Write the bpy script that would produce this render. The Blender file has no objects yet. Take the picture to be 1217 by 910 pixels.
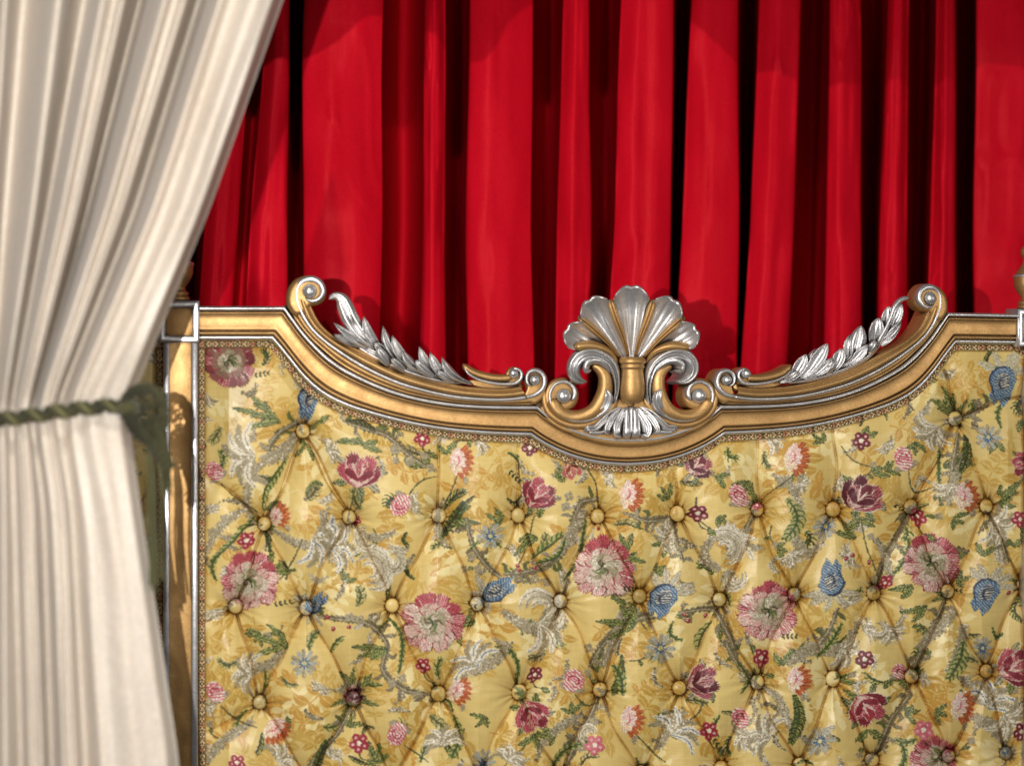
import bpy, math, random
import numpy as np
from math import radians, sin, cos, pi, sqrt, atan2

random.seed(7); rng = np.random.default_rng(7)
scene = bpy.context.scene
COL = scene.collection

# ------------------------------------------------------------------ camera frame (used to size everything)
PW, PH = 1217.0, 910.0
U = 0.0015                       # one drawing unit in metres
F = 1733.0
DIST = 2.6
TH = math.atan(0.000107 * F)
CAMZ = 1.15
FW = np.array([sin(TH), cos(TH), 0.0]); RT = np.array([cos(TH), -sin(TH), 0.0])
CX, CY = -DIST * sin(TH), -DIST * cos(TH)

def W(px, py, D=0.0):
    """drawing coordinates on a sheet D units in front of the headboard plane -> metres"""
    px = np.asarray(px, float); py = np.asarray(py, float); D = np.asarray(D, float)
    a = (px - PW / 2) / F; b = (PH / 2 - py) / F
    dx = FW[0] + a * RT[0]; dy = FW[1] + a * RT[1]
    t = (-D * U - CY) / dy
    return np.stack(np.broadcast_arrays(CX + t * dx, -D * U + 0 * t, CAMZ + t * b), -1)

XC = float(W(750.0, 455.0, 24.0)[0])

def mirror(a):
    b = np.array(a); b[..., 0] = 2 * XC - b[..., 0]; return b

# ------------------------------------------------------------------ mesh helpers
class MB:
    def __init__(self): self.v = []; self.f = []; self.n = 0
    def grid(self, a, closed=False):
        a = np.asarray(a, float); n, m = a.shape[:2]
        # orient towards the viewer
        du = a[1:, :-1] - a[:-1, :-1]; dv = a[:-1, 1:] - a[:-1, :-1]
        flip = np.cross(du, dv)[..., 1].sum() > 0
        idx = np.arange(n * m).reshape(n, m) + self.n
        if closed: idx = np.concatenate([idx, idx[:1]], 0)
        q = np.stack([idx[:-1, :-1], idx[1:, :-1], idx[1:, 1:], idx[:-1, 1:]], -1).reshape(-1, 4)
        if flip: q = q[:, ::-1]
        self.v.append(a.reshape(-1, 3)); self.f.append(q); self.n += n * m
    def both(self, a):
        self.grid(a); self.grid(mirror(a))
    def build(self, name, mat, parent=None, cols=None, smooth=True):
        v = np.concatenate(self.v); f = np.concatenate(self.f)
        me = bpy.data.meshes.new(name)
        me.vertices.add(len(v)); me.vertices.foreach_set('co', v.astype(np.float32).ravel())
        me.loops.add(f.size); me.loops.foreach_set('vertex_index', f.astype(np.int32).ravel())
        me.polygons.add(len(f)); me.polygons.foreach_set('loop_start', np.arange(0, f.size, 4, dtype=np.int32))
        me.polygons.foreach_set('use_smooth', np.full(len(f), smooth))
        me.update(calc_edges=True); me.validate()
        if cols is not None:
            at = me.color_attributes.new('thread', 'FLOAT_COLOR', 'POINT')
            at.data.foreach_set('color', cols.astype(np.float32).ravel())
        me.materials.append(mat)
        o = bpy.data.objects.new(name, me); COL.objects.link(o)
        if parent is not None: o.parent = parent
        return o

def catmull(P, n, closed=False):
    P = np.asarray(P, float)
    if P.ndim == 1: P = P[:, None]
    k = len(P)
    if k == 2:
        t = np.linspace(0, 1, n)[:, None]; return P[0] * (1 - t) + P[1] * t
    d = np.sqrt(((P[1:, :2] - P[:-1, :2]) ** 2).sum(1)) + 1e-6
    s = np.concatenate([[0], np.cumsum(d)])
    m = np.zeros_like(P)
    m[1:-1] = ((P[1:-1] - P[:-2]) / d[:-1, None] * d[1:, None] + (P[2:] - P[1:-1]) / d[1:, None] * d[:-1, None]) / (d[:-1] + d[1:])[:, None]
    m[0] = (P[1] - P[0]) / d[0] * 1.5 - m[1] * .5; m[-1] = (P[-1] - P[-2]) / d[-1] * 1.5 - m[-2] * .5
    x = np.linspace(0, s[-1], n); i = np.clip(np.searchsorted(s, x, 'right') - 1, 0, k - 2)
    h = d[i][:, None]; t = ((x - s[i]) / d[i])[:, None]
    return ((2*t**3 - 3*t**2 + 1) * P[i] + (t**3 - 2*t**2 + t) * h * m[i] + (-2*t**3 + 3*t**2) * P[i+1] + (t**3 - t**2) * h * m[i+1])

def prof(kind, x):
    r = np.sqrt(np.clip(1 - x * x, 0, 1))
    if kind == 'round': return r
    if kind == 'leaf':  return r * .85 - .5 * np.exp(-(x / .22) ** 2) + .18 * np.exp(-((np.abs(x) - .5) / .18) ** 2)
    if kind == 'dish':  return np.where(np.abs(x) < .82, .38 + .62 * (np.abs(x) / .82) ** 1.7, np.sqrt(np.clip(1 - ((np.abs(x) - .82) / .18) ** 2, 0, 1))) + .34 * np.exp(-(x / .13) ** 2)
    if kind == 'ridge': return (1 - np.abs(x)) ** .8 * .9 + .1 * r
    if kind == 'cup':   return .95 * np.abs(x) ** 1.6 * (np.abs(x) < .86) + np.where(np.abs(x) >= .86, .95 - ((np.abs(x) - .86) / .14) ** 2 * .9, 0)
    if kind == 'twin':  return r * .75 - .42 * np.exp(-(x / .16) ** 2) + .1
    if kind == 'flat':  return np.clip(r * 1.6, 0, 1)
    return r

def band(path, w, h, D, kind='round', n=28, m=13, back=6.0, ends=(0.12, 0.12), wob=0.0):
    """carved strip: path (drawing units), half width w, relief h, base depth D (numbers or lists along the path)"""
    path = np.asarray(path, float); k = len(path)
    full = lambda q: np.full(k, float(q)) if np.isscalar(q) else np.interp(np.linspace(0, 1, k), np.linspace(0, 1, len(q)), q)
    A = np.column_stack([path, full(w), full(h), full(D)])
    C = catmull(A, n)
    p = C[:, :2]; ww, hh, dd = np.maximum(C[:, 2], .05), C[:, 3], C[:, 4]
    t = np.linspace(0, 1, n); e = np.ones(n)
    if ends[0]: q = np.clip(t / ends[0], 0, 1); e *= np.sqrt(np.clip(1 - (1 - q) ** 2, 0, 1))
    if ends[1]: q = np.clip((1 - t) / ends[1], 0, 1); e *= np.sqrt(np.clip(1 - (1 - q) ** 2, 0, 1))
    ww = ww * np.maximum(e, .03); hh = hh * np.maximum(e, .05)
    tg = np.gradient(p, axis=0); tg /= np.linalg.norm(tg, axis=1, keepdims=True) + 1e-9
    nr = np.column_stack([-tg[:, 1], tg[:, 0]])
    x = np.sin(np.linspace(-1, 1, m) * pi / 2)
    off = x[None, :] * ww[:, None]
    px = p[:, None, 0] + nr[:, None, 0] * off; py = p[:, None, 1] + nr[:, None, 1] * off
    dep = dd[:, None] + hh[:, None] * prof(kind, x)[None, :]
    px = np.concatenate([px[:, :1], px, px[:, -1:]], 1); py = np.concatenate([py[:, :1], py, py[:, -1:]], 1)
    dep = np.concatenate([dd[:, None] - back, dep, dd[:, None] - back], 1)
    return W(px, py, dep)

def dome(cx, cy, rx, ry, h, D, back=8.0, na=28, nr=9, power=1.0):
    a = np.linspace(0, 2 * pi, na + 1); r = np.sin(np.linspace(0, 1, nr) * pi / 2)
    R = np.concatenate([r, [1.0]])[:, None]
    dep = D + h * np.sqrt(np.clip(1 - R ** 2, 0, 1)) ** power; dep[-1] = D - back
    return W(cx + rx * R * np.cos(a), cy + ry * R * np.sin(a), dep + 0 * a)

def slab(outline, D, back, bev=3.0, h=3.0, c=None, n=90):
    """carved plate with a rounded edge; outline is a closed loop, star shaped about c"""
    o = np.asarray(outline, float); o = np.vstack([o, o[:1]]); P = catmull(o, n)
    c = np.array(c if c is not None else P[:-1].mean(0))
    rows = []
    L = np.linalg.norm(P - c, axis=1, keepdims=True)
    for q in np.linspace(0, 1, 6):
        s = 1 - bev * (1 - sin(q * pi / 2)) / np.maximum(L, bev * 1.3)
        rows.append((c + (P - c) * s, D + h * cos(q * pi / 2)))
    s0 = 1 - bev / np.maximum(L, bev * 1.3)
    inner = [(c + (P - c) * s0 * q, D + h) for q in (.02, .35, .7)]
    rows = inner + rows + [(P, D - back)]
    return np.stack([W(p[:, 0], p[:, 1], np.full(len(p), d)) for p, d in rows])

def lathe(cx, prof_pts, D, na=32, n=60, squash=1.0):
    """turned piece on an upright axis: prof_pts = (y, radius) in drawing units"""
    P = catmull(np.asarray(prof_pts, float), n); a = np.linspace(0, 2 * pi, na + 1)
    base = W(np.full(n, cx), P[:, 0], np.full(n, float(D)))
    out = np.repeat(base[:, None, :], na + 1, 1)
    out[..., 0] += P[:, 1:2] * U * np.cos(a); out[..., 1] -= P[:, 1:2] * U * squash * np.sin(a)
    return out

def noise2(shape, cells, seed=0):
    r = np.random.default_rng(seed); h, w = shape
    out = np.zeros(shape)
    g = r.standard_normal((int(cells[0]) + 3, int(cells[1]) + 3))
    y = np.linspace(0, cells[0], h); x = np.linspace(0, cells[1], w)
    iy = y.astype(int); ix = x.astype(int); fy = (y - iy)[:, None]; fx = (x - ix)[None, :]
    fy = fy * fy * (3 - 2 * fy); fx = fx * fx * (3 - 2 * fx)
    a = g[np.ix_(iy, ix)]; b = g[np.ix_(iy, ix + 1)]; c = g[np.ix_(iy + 1, ix)]; d = g[np.ix_(iy + 1, ix + 1)]
    return (a * (1 - fx) + b * fx) * (1 - fy) + (c * (1 - fx) + d * fx) * fy

# ------------------------------------------------------------------ materials
def new_mat(name):
    m = bpy.data.materials.new(name); m.use_nodes = True
    nt = m.node_tree; return m, nt, nt.nodes['Principled BSDF']
def nd(nt, t, **kw):
    n = nt.nodes.new(t)
    for k, v in kw.items():
        if k in n.inputs: n.inputs[k].default_value = v
        else: setattr(n, k, v)
    return n
def ramp(nt, stops):
    r = nt.nodes.new('ShaderNodeValToRGB'); e = r.color_ramp.elements
    while len(e) < len(stops): e.new(0.5)
    for x, (p, c) in zip(e, stops): x.position = p; x.color = (*c, 1)
    return r

def metal(name, base, dark, worn, rough, ao=0.012, metallic=.85, speck=.35):
    m, nt, b = new_mat(name); L = nt.links
    tc = nd(nt, 'ShaderNodeTexCoord')
    n1 = nd(nt, 'ShaderNodeTexNoise', Scale=28.0, Detail=5.0, Roughness=.6); L.new(tc.outputs['Object'], n1.inputs['Vector'])
    n2 = nd(nt, 'ShaderNodeTexNoise', Scale=420.0, Detail=3.0, Roughness=.7); L.new(tc.outputs['Object'], n2.inputs['Vector'])
    r1 = ramp(nt, [(.32, worn), (.66, base)]); L.new(n1.outputs['Fac'], r1.inputs[0])
    r2 = ramp(nt, [(.38, (1 - speck,) * 3), (.62, (1.12,) * 3)]); L.new(n2.outputs['Fac'], r2.inputs[0])
    mx = nd(nt, 'ShaderNodeMix', data_type='RGBA', blend_type='MULTIPLY'); mx.inputs['Factor'].default_value = 1
    L.new(r1.outputs[0], mx.inputs[6]); L.new(r2.outputs[0], mx.inputs[7])
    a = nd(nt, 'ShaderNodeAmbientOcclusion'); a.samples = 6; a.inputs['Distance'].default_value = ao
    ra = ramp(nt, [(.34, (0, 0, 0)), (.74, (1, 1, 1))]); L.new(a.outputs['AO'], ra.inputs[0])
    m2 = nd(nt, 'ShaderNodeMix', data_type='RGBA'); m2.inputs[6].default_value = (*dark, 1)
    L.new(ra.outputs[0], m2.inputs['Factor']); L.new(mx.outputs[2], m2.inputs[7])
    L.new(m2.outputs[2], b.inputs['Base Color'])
    b.inputs['Metallic'].default_value = metallic
    mr = nd(nt, 'ShaderNodeMapRange'); mr.inputs['To Min'].default_value = rough + .1; mr.inputs['To Max'].default_value = rough - .06
    L.new(n1.outputs['Fac'], mr.inputs['Value']); L.new(mr.outputs[0], b.inputs['Roughness'])
    bp = nd(nt, 'ShaderNodeBump', Strength=.16, Distance=.0011); L.new(n2.outputs['Fac'], bp.inputs['Height'])
    bq = nd(nt, 'ShaderNodeBump', Strength=.25, Distance=.004); L.new(n1.outputs['Fac'], bq.inputs['Height'])
    L.new(bp.outputs[0], bq.inputs['Normal']); L.new(bq.outputs[0], b.inputs['Normal'])
    return m

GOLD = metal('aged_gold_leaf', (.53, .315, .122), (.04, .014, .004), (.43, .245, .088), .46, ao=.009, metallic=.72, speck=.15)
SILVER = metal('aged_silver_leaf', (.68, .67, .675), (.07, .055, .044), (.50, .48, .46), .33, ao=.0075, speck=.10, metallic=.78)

def cloth(name, c0, c1, rough, weave, strength, sheen=.0, spec=.3, aniso=False, transl=0):
    m, nt, b = new_mat(name); L = nt.links
    tc = nd(nt, 'ShaderNodeTexCoord')
    mp = nd(nt, 'ShaderNodeMapping'); mp.inputs['Scale'].default_value = (1, 1, .12); L.new(tc.outputs['Object'], mp.inputs['Vector'])
    n1 = nd(nt, 'ShaderNodeTexNoise', Scale=14.0, Detail=5.0); L.new(mp.outputs[0], n1.inputs['Vector'])
    r1 = ramp(nt, [(.3, c0), (.7, c1)]); L.new(n1.outputs['Fac'], r1.inputs[0])
    nw = nd(nt, 'ShaderNodeTexNoise', Scale=weave * .75, Detail=3.0, Roughness=.7); L.new(tc.outputs['Object'], nw.inputs['Vector'])
    rw = ramp(nt, [(.3, (.80,) * 3), (.7, (1.14,) * 3)]); L.new(nw.outputs['Fac'], rw.inputs[0])
    mw = nd(nt, 'ShaderNodeMix', data_type='RGBA', blend_type='MULTIPLY'); mw.inputs['Factor'].default_value = 1
    L.new(r1.outputs[0], mw.inputs[6]); L.new(rw.outputs[0], mw.inputs[7]); L.new(mw.outputs[2], b.inputs['Base Color'])
    mq = nd(nt, 'ShaderNodeMapping'); mq.inputs['Scale'].default_value = (.18, .18, 1.0); L.new(tc.outputs['Object'], mq.inputs['Vector'])
    n2 = nd(nt, 'ShaderNodeTexNoise', Scale=weave, Detail=4.0, Roughness=.65); L.new(mq.outputs[0], n2.inputs['Vector'])
    n3 = nd(nt, 'ShaderNodeTexNoise', Scale=9.0, Detail=3.0); L.new(tc.outputs['Object'], n3.inputs['Vector'])
    bp = nd(nt, 'ShaderNodeBump', Strength=strength, Distance=.001); L.new(n2.outputs['Fac'], bp.inputs['Height'])
    bq = nd(nt, 'ShaderNodeBump', Strength=.35, Distance=.012); L.new(n3.outputs['Fac'], bq.inputs['Height'])
    L.new(bp.outputs[0], bq.inputs['Normal']); L.new(bq.outputs[0], b.inputs['Normal'])
    b.inputs['Roughness'].default_value = rough; b.inputs['Specular IOR Level'].default_value = spec
    b.inputs['Sheen Weight'].default_value = sheen
    return m, b
RED, rb = cloth('crimson_satin', (.60, .004, .015), (.72, .0065, .022), .34, 520., .6, spec=.3)
rb.inputs['Specular Tint'].default_value = (1, .12, .12, 1)
CREAM, cb = cloth('ivory_silk', (.53, .455, .375), (.60, .53, .45), .5, 420., .3, sheen=.1, spec=.35)
cb.inputs['Subsurface Weight'].default_value = .35; cb.inputs['Subsurface Radius'].default_value = (1, .55, .3); cb.inputs['Subsurface Scale'].default_value = .02
OLIVE, _ = cloth('olive_cord', (.028, .028, .008), (.10, .092, .034), .9, 900., .6, sheen=.2)
OLIVE_LIGHT, _ = cloth('light_olive_cord', (.06, .058, .02), (.13, .12, .048), .85, 900., .6, sheen=.1)
OLIVE_DARK, _ = cloth('dark_olive_cord', (.012, .012, .004), (.045, .042, .015), .9, 900., .6, sheen=.1)
def thread_mat(name, rough):
    m, nt, b = new_mat(name); L = nt.links
    at = nd(nt, 'ShaderNodeAttribute'); at.attribute_name = 'thread'
    tc = nd(nt, 'ShaderNodeTexCoord')
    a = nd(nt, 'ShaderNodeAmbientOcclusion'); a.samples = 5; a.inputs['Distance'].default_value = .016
    ra = ramp(nt, [(.12, (.22, .115, .045)), (.46, (.84, .71, .52)), (.80, (1, 1, 1))]); L.new(a.outputs['AO'], ra.inputs[0])  # occlusion shade multiplied into the thread colour: brown creases and button hollows
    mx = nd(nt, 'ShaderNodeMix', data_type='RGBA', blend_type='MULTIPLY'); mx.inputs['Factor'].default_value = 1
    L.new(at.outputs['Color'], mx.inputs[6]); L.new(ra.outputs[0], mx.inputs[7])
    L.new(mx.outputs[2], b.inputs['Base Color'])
    mr = nd(nt, 'ShaderNodeMapRange'); mr.inputs['To Min'].default_value = rough; mr.inputs['To Max'].default_value = .55
    L.new(at.outputs['Alpha'], mr.inputs['Value']); L.new(mr.outputs[0], b.inputs['Roughness'])
    mp = nd(nt, 'ShaderNodeMapping'); mp.inputs['Scale'].default_value = (1, 1, .25); L.new(tc.outputs['Object'], mp.inputs['Vector'])
    n = nd(nt, 'ShaderNodeTexNoise', Scale=900.0, Detail=2.0); L.new(mp.outputs[0], n.inputs['Vector'])
    n3 = nd(nt, 'ShaderNodeTexNoise', Scale=26.0, Detail=4.0); L.new(tc.outputs['Object'], n3.inputs['Vector'])
    bp = nd(nt, 'ShaderNodeBump', Strength=.3, Distance=.0008); L.new(n.outputs['Fac'], bp.inputs['Height'])
    bq = nd(nt, 'ShaderNodeBump', Strength=.3, Distance=.007); L.new(n3.outputs['Fac'], bq.inputs['Height'])
    L.new(bp.outputs[0], bq.inputs['Normal']); L.new(bq.outputs[0], b.inputs['Normal'])
    b.inputs['Specular IOR Level'].default_value = .45
    return m
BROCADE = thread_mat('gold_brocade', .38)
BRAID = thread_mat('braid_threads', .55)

# ------------------------------------------------------------------ the embroidered cloth, drawn thread by thread into point colours
S = 2; CX0, CY0, CX1, CY1 = 40, 390, 1250, 980
HC, WC = (CY1 - CY0) * S, (CX1 - CX0) * S
CAN = np.zeros((HC, WC, 4), np.float32)
def s2l(c):
    c = np.asarray(c, float) / 255.0
    return np.where(c <= .04045, c / 12.92, ((c + .055) / 1.055) ** 2.4)
BASE = (210, 184, 115)
CAN[..., :3] = np.array(BASE)
hz = noise2((HC, WC), (14, 28), 3) * 4 + noise2((HC, WC), (HC / 3, WC / 40), 4) * 2.2 + noise2((HC, WC), (HC / 40, WC / 3), 5) * 1.6
CAN[..., :3] += hz[..., None] * np.array([1, 1, .8])

def poly(pts, c1, c2=None, ang=0., per=3.0, duty=.5, emb=1.0, alpha=1.0):
    p = (np.asarray(pts, float) - (CX0, CY0)) * S
    x0, y0 = np.floor(p.min(0)).astype(int) - 1; x1, y1 = np.ceil(p.max(0)).astype(int) + 2
    x0, y0, x1, y1 = max(x0, 0), max(y0, 0), min(x1, WC), min(y1, HC)
    if x1 <= x0 or y1 <= y0: return
    X, Y = np.meshgrid(np.arange(x0, x1) + .5, np.arange(y0, y1) + .5)
    ins = np.zeros(X.shape, bool); q = np.roll(p, 1, 0)
    for (ax, ay), (bx, by) in zip(p, q):
        if ay == by: continue
        c = ((ay > Y) != (by > Y)) & (X < (bx - ax) * (Y - ay) / (by - ay) + ax)
        ins ^= c
    if not ins.any(): return
    col = np.broadcast_to(np.array(c1, float), X.shape + (3,)).copy()
    if c2 is not None:
        k = ((X * cos(ang) + Y * sin(ang)) / S / per + .12 * np.sin(Y * .35 + X * .22)) % 1.0
        col[k > duty] = c2
    sub = CAN[y0:y1, x0:x1]
    sub[ins, :3] = sub[ins, :3] * (1 - alpha) + col[ins] * alpha
    sub[ins, 3] = np.maximum(sub[ins, 3], emb)

def stroke(path, w, c1, c2=None, ang=.8, per=3.0, n=None, emb=1.0, alpha=1.0, ragged=0.0):
    path = np.asarray(path, float); k = len(path)
    ws = np.full(k, float(w)) if np.isscalar(w) else np.interp(np.linspace(0, 1, k), np.linspace(0, 1, len(w)), w)
    L = np.sqrt(((path[1:] - path[:-1]) ** 2).sum(1)).sum()
    n = n or max(6, int(L / 2.5))
    C = catmull(np.column_stack([path, ws]), n); p = C[:, :2]; ww = np.maximum(C[:, 2], .25)
    t = np.gradient(p, axis=0); t /= np.linalg.norm(t, axis=1, keepdims=True) + 1e-9
    nr = np.column_stack([-t[:, 1], t[:, 0]])
    r1 = 1 + ragged * rng.uniform(-1, 1, n); r2 = 1 + ragged * rng.uniform(-1, 1, n)
    poly(np.vstack([p + nr * (ww * r1)[:, None], (p - nr * (ww * r2)[:, None])[::-1]]), c1, c2, ang, per, emb=emb, alpha=alpha)
    return p, nr, ww

CRIM, PINK, LPINK, WHITE = (170, 30, 52), (218, 92, 108), (232, 165, 160), (240, 228, 205)
GREEN, DGREEN, LGREEN = (84, 112, 38), (58, 62, 34), (178, 168, 92)
TAUPE, DTAUPE, SILV, GREYW = (148, 130, 90), (106, 90, 58), (182, 168, 136), (212, 200, 170)
BLUE, DBLUE, LBLUE = (56, 94, 142), (44, 60, 92), (158, 172, 172)
ORNG, DORNG, WINE = (222, 112, 42), (178, 64, 34), (116, 26, 42)
STEM = (92, 88, 48)
DK1, DK2, LT = (182, 143, 64), (193, 158, 80), (226, 208, 150)
hypot2 = lambda a, b: a * a + b * b
jit = lambda a: rng.uniform(-a, a)

def pol(cx, cy, a, r): return (cx + cos(a) * r, cy + sin(a) * r)
def petal(cx, cy, a, L, wd, c1, c2, per=2.3, r0=0.0, notch=True, duty=.5, alpha=1.0, edge=None):
    bx, by = pol(cx, cy, a, r0); ux, uy = cos(a), sin(a); vx, vy = -uy, ux
    lo, ro = rng.uniform(.92, 1.08, 2)
    side = [(0, .3), (.25, .72), (.5, 1.0), (.72, 1.05), (.86, .86)]
    tip = [(.98, .8), (.9, .55), (1.04, .42), (.93, .2), (1.07, .02), (.93, -.2), (1.03, -.42), (.9, -.56), (.97, -.8)] if notch else [(.97, .5), (1.03, 0), (.97, -.5)]
    ks = [(t * lo, k) for t, k in side] + tip + [(t * ro, -k) for t, k in side[::-1]]
    T = lambda g: [(bx + ux * L * t + vx * wd * k * g, by + uy * L * t + vy * wd * k * g) for t, k in ks]
    if edge is not None: poly(T(1.16), edge, alpha=alpha)
    poly(T(1.0), c1, c2, a + pi / 2 + jit(.35), per, duty=duty, alpha=alpha)
def leaf(x, y, a, L, wd, c1=GREEN, c2=LGREEN, outline=DGREEN, curve=0.0):
    n = 9; t = np.linspace(0, 1, n); aa = a + curve * t
    xs = x + np.concatenate([[0], np.cumsum(np.cos(aa[1:]) * L / (n - 1))]); ys = y + np.concatenate([[0], np.cumsum(np.sin(aa[1:]) * L / (n - 1))])
    w = wd * np.sin(pi * np.clip(t * .93 + .05, 0, 1)) ** .8
    p = np.column_stack([xs, ys])
    if outline: stroke(p, w + .45, outline, n=16, ragged=.25)
    stroke(p, w, c1, c2, a + .75, 2.7, n=16, ragged=.12)
    if outline: stroke(p, .35, outline, n=10)
def leafspray(x, y, tips, wd=3.2, c1=GREEN, c2=LGREEN, outline=DGREEN):
    for tx, ty in tips:
        a = atan2(ty - y, tx - x); L = sqrt((tx - x) ** 2 + (ty - y) ** 2); c = jit(.7)
        leaf(x, y, a - c / 2, L, wd, c1, c2, outline, c)
def comb(path, side, L=9, c=GREEN, c2=LGREEN, gap=3.0, wd=1.1, spine=1.6):
    """fern: a spine with hatched teeth along one or both sides"""
    p = catmull(path, max(6, int(np.sqrt(((np.diff(np.asarray(path, float), axis=0)) ** 2).sum(1)).sum() / gap)))
    t = np.gradient(p, axis=0); n = len(p)
    for i in range(n):
        a = atan2(t[i, 1], t[i, 0]); k = sin(pi * (i + .6) / (n + .2)) * .7 + .3
        for s in ((1, -1) if side == 0 else (side,)):
            q = a + s * 1.0
            e1 = pol(*p[i], q, L * k * .6); e2 = pol(*e1, q - s * .75, L * k * .45)
            stroke([tuple(p[i]), e1, e2], [wd, wd * .9, .3], c if i % 2 else c2, n=6)
    stroke(p, [spine * .5, spine, spine * .6], DGREEN if c != SILV else TAUPE, c, .6, 2.2, n=n * 2)
def peony(x, y, r, rot=0., dark=False):
    DR = (112, 24, 40)
    n = 13
    for i in range(n):
        a = -pi / 2 + 2 * pi * i / n + jit(.14); up = -sin(a - rot * .3)
        if dark: c, d = [((150, 36, 56), (118, 60, 52)), (CRIM, LPINK), ((128, 104, 78), CRIM)][i % 3]
        elif up > .35: c, d = [(CRIM, (204, 84, 92)), ((196, 62, 80), LPINK)][i % 2]
        elif up > -.4: c, d = [((214, 104, 112), WHITE), (CRIM, LPINK), ((228, 150, 146), WHITE)][i % 3]
        else: c, d = [((226, 140, 140), GREYW), (WHITE, (214, 110, 116)), ((200, 70, 88), GREYW)][i % 3]
        petal(x, y, a, r * rng.uniform(.6, .78), r * .215, c, d, 2.3, r0=r * .3, edge=DR if i % 2 else (186, 90, 92))
    for i in range(30):
        a = rng.uniform(0, 2 * pi); r0 = r * rng.uniform(.42, .66); q0 = pol(x, y, a, r0); q1 = pol(x, y, a + jit(.08), r0 + r * rng.uniform(.2, .42))
        stroke([q0, q1], [.5, .75, .35], [GREYW, CRIM, LPINK, WHITE, (128, 96, 84)][rng.integers(5)], n=5)
    for i in range(10):
        a = rot + .3 + 2 * pi * i / 10 + jit(.15)
        petal(x, y, a, r * rng.uniform(.48, .58), r * .2, [(236, 196, 184), GREYW, (214, 120, 122)][i % 3] if not dark else (134, 116, 86), [SILV, (206, 120, 118), GREYW][i % 3] if not dark else (176, 92, 84), 2.2, r0=r * .14, edge=(150, 120, 96) if i % 2 else CRIM)
    for i in range(8):
        a = rot + 2 * pi * i / 8 + jit(.25)
        petal(x + jit(2), y + jit(2), a, r * .42, r * .16, [SILV, GREYW, (150, 142, 104)][i % 3], [TAUPE, (196, 150, 130), WHITE][i % 3], 2.0, r0=r * .03, edge=TAUPE)
    for i in range(7):
        a = rot + i * .9 + jit(.3); q = pol(x, y, a, r * rng.uniform(.1, .26))
        stroke([(x + jit(2), y + jit(2)), q, pol(*q, a + 1.3, r * .18)], [1.2, 1.5, .4], [(112, 124, 64), GREYW, DTAUPE][i % 3], n=8)
    stroke([pol(x, y, rot + 2.4, r * .24), (x - 1, y - 2), pol(x, y, rot + .6, r * .26)], [.6, 1.3, .5], DGREEN, n=8)
def tulip(x, y, r, rot=-pi / 2, c=CRIM, c2=WHITE, leaves=True):
    dk = tuple(int(v * .62) for v in c)
    if leaves:
        for a, l in ((rot + pi - .9, 1.25), (rot + pi + .9, 1.3), (rot + 1.25, 1.35), (rot - 1.2, 1.3), (rot + pi - .25, 1.25)):
            b = pol(x, y, a, r * .55)
            leaf(*b, a + jit(.3), r * .8, r * .15, GREEN if rng.random() < .45 else SILV, SILV if rng.random() < .6 else LGREEN, DGREEN, jit(.8))
    b = pol(x, y, rot + pi, r * .62)
    for a, L, w in ((rot - .78, 1.1, .34), (rot + .8, 1.08, .34), (rot - .3, 1.3, .33), (rot + .36, 1.26, .33)):
        petal(*b, a, r * L * 1.22, r * w, c, dk if rng.random() < .5 else (206, 96, 104), 2.3, edge=GREYW)
    for a, L, w in ((rot - .5, 1.0, .25), (rot + .08, 1.2, .27), (rot + .58, .98, .25)):
        petal(*b, a, r * L * 1.1, r * w, c, [LPINK, c][rng.integers(2)], 2.3, duty=.62, edge=GREYW)
    for k in (-.62, -.25, .22, .6):
        e = pol(*b, rot + k + jit(.1), r * rng.uniform(.9, 1.25)); m = ((b[0] + e[0]) / 2 + jit(2.4), (b[1] + e[1]) / 2 + jit(2.4))
        stroke([b, m, e], [1.2, 1.5, .4], GREYW, LPINK, jit(2), 2.2, n=10)
    for k in (-1, 1):
        q = pol(x, y, rot + pi, r * .35)
        petal(*q, rot + k * .95, r * .8, r * .17, c, dk, 2.2, edge=LPINK)
def carnation(x, y, r, rot=0., tip=ORNG):
    for a in np.linspace(-1.25, 1.25, 7):
        petal(x - cos(rot) * r * .5, y - sin(rot) * r * .5, rot + a * .75, r * 1.55, r * .19, tip, DORNG if tip == ORNG else LPINK, 3.0)
    for a in np.linspace(-1.3, 1.3, 6):
        petal(x - cos(rot) * r * .75, y - sin(rot) * r * .75, rot + a * .8, r * 1.2, r * .22, WHITE, LPINK if a < .5 else (235, 180, 130), 2.6, notch=False)
    stroke([pol(x, y, rot + 2.2, r * .5), (x - 1, y), pol(x, y, rot - 2.0, r * .5)], [.4, 1, .4], PINK, n=7)
    b = pol(x, y, rot + 1.1, r * 1.15); leaf(*b, rot + 1.3, r * .65, r * .2, SILV, TAUPE, None, .5)
def bud(x, y, r, rot=-1.9, c=PINK):
    for a in np.linspace(-1, 1, 5):
        petal(*pol(x, y, rot + pi, r * .85), rot + a * 1.2, r * .95, r * .2, SILV, TAUPE, 2.1)
    pts = [(x + cos(t) * r * (.78 + .12 * cos(2 * (t - rot))), y + sin(t) * r * (.78 + .12 * cos(2 * (t - rot)))) for t in np.linspace(0, 2 * pi, 22)[:-1]]
    poly(pts, WHITE, c, rot + .5, 3.3)
    for k in (.55, .32, .14):
        e = [pol(x + jit(.6), y + jit(.6), rot + t, r * k * 1.1) for t in np.linspace(-2.0, 2.2, 7)]
        stroke(e, .75, c if k != .32 else CRIM, n=14)
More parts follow.
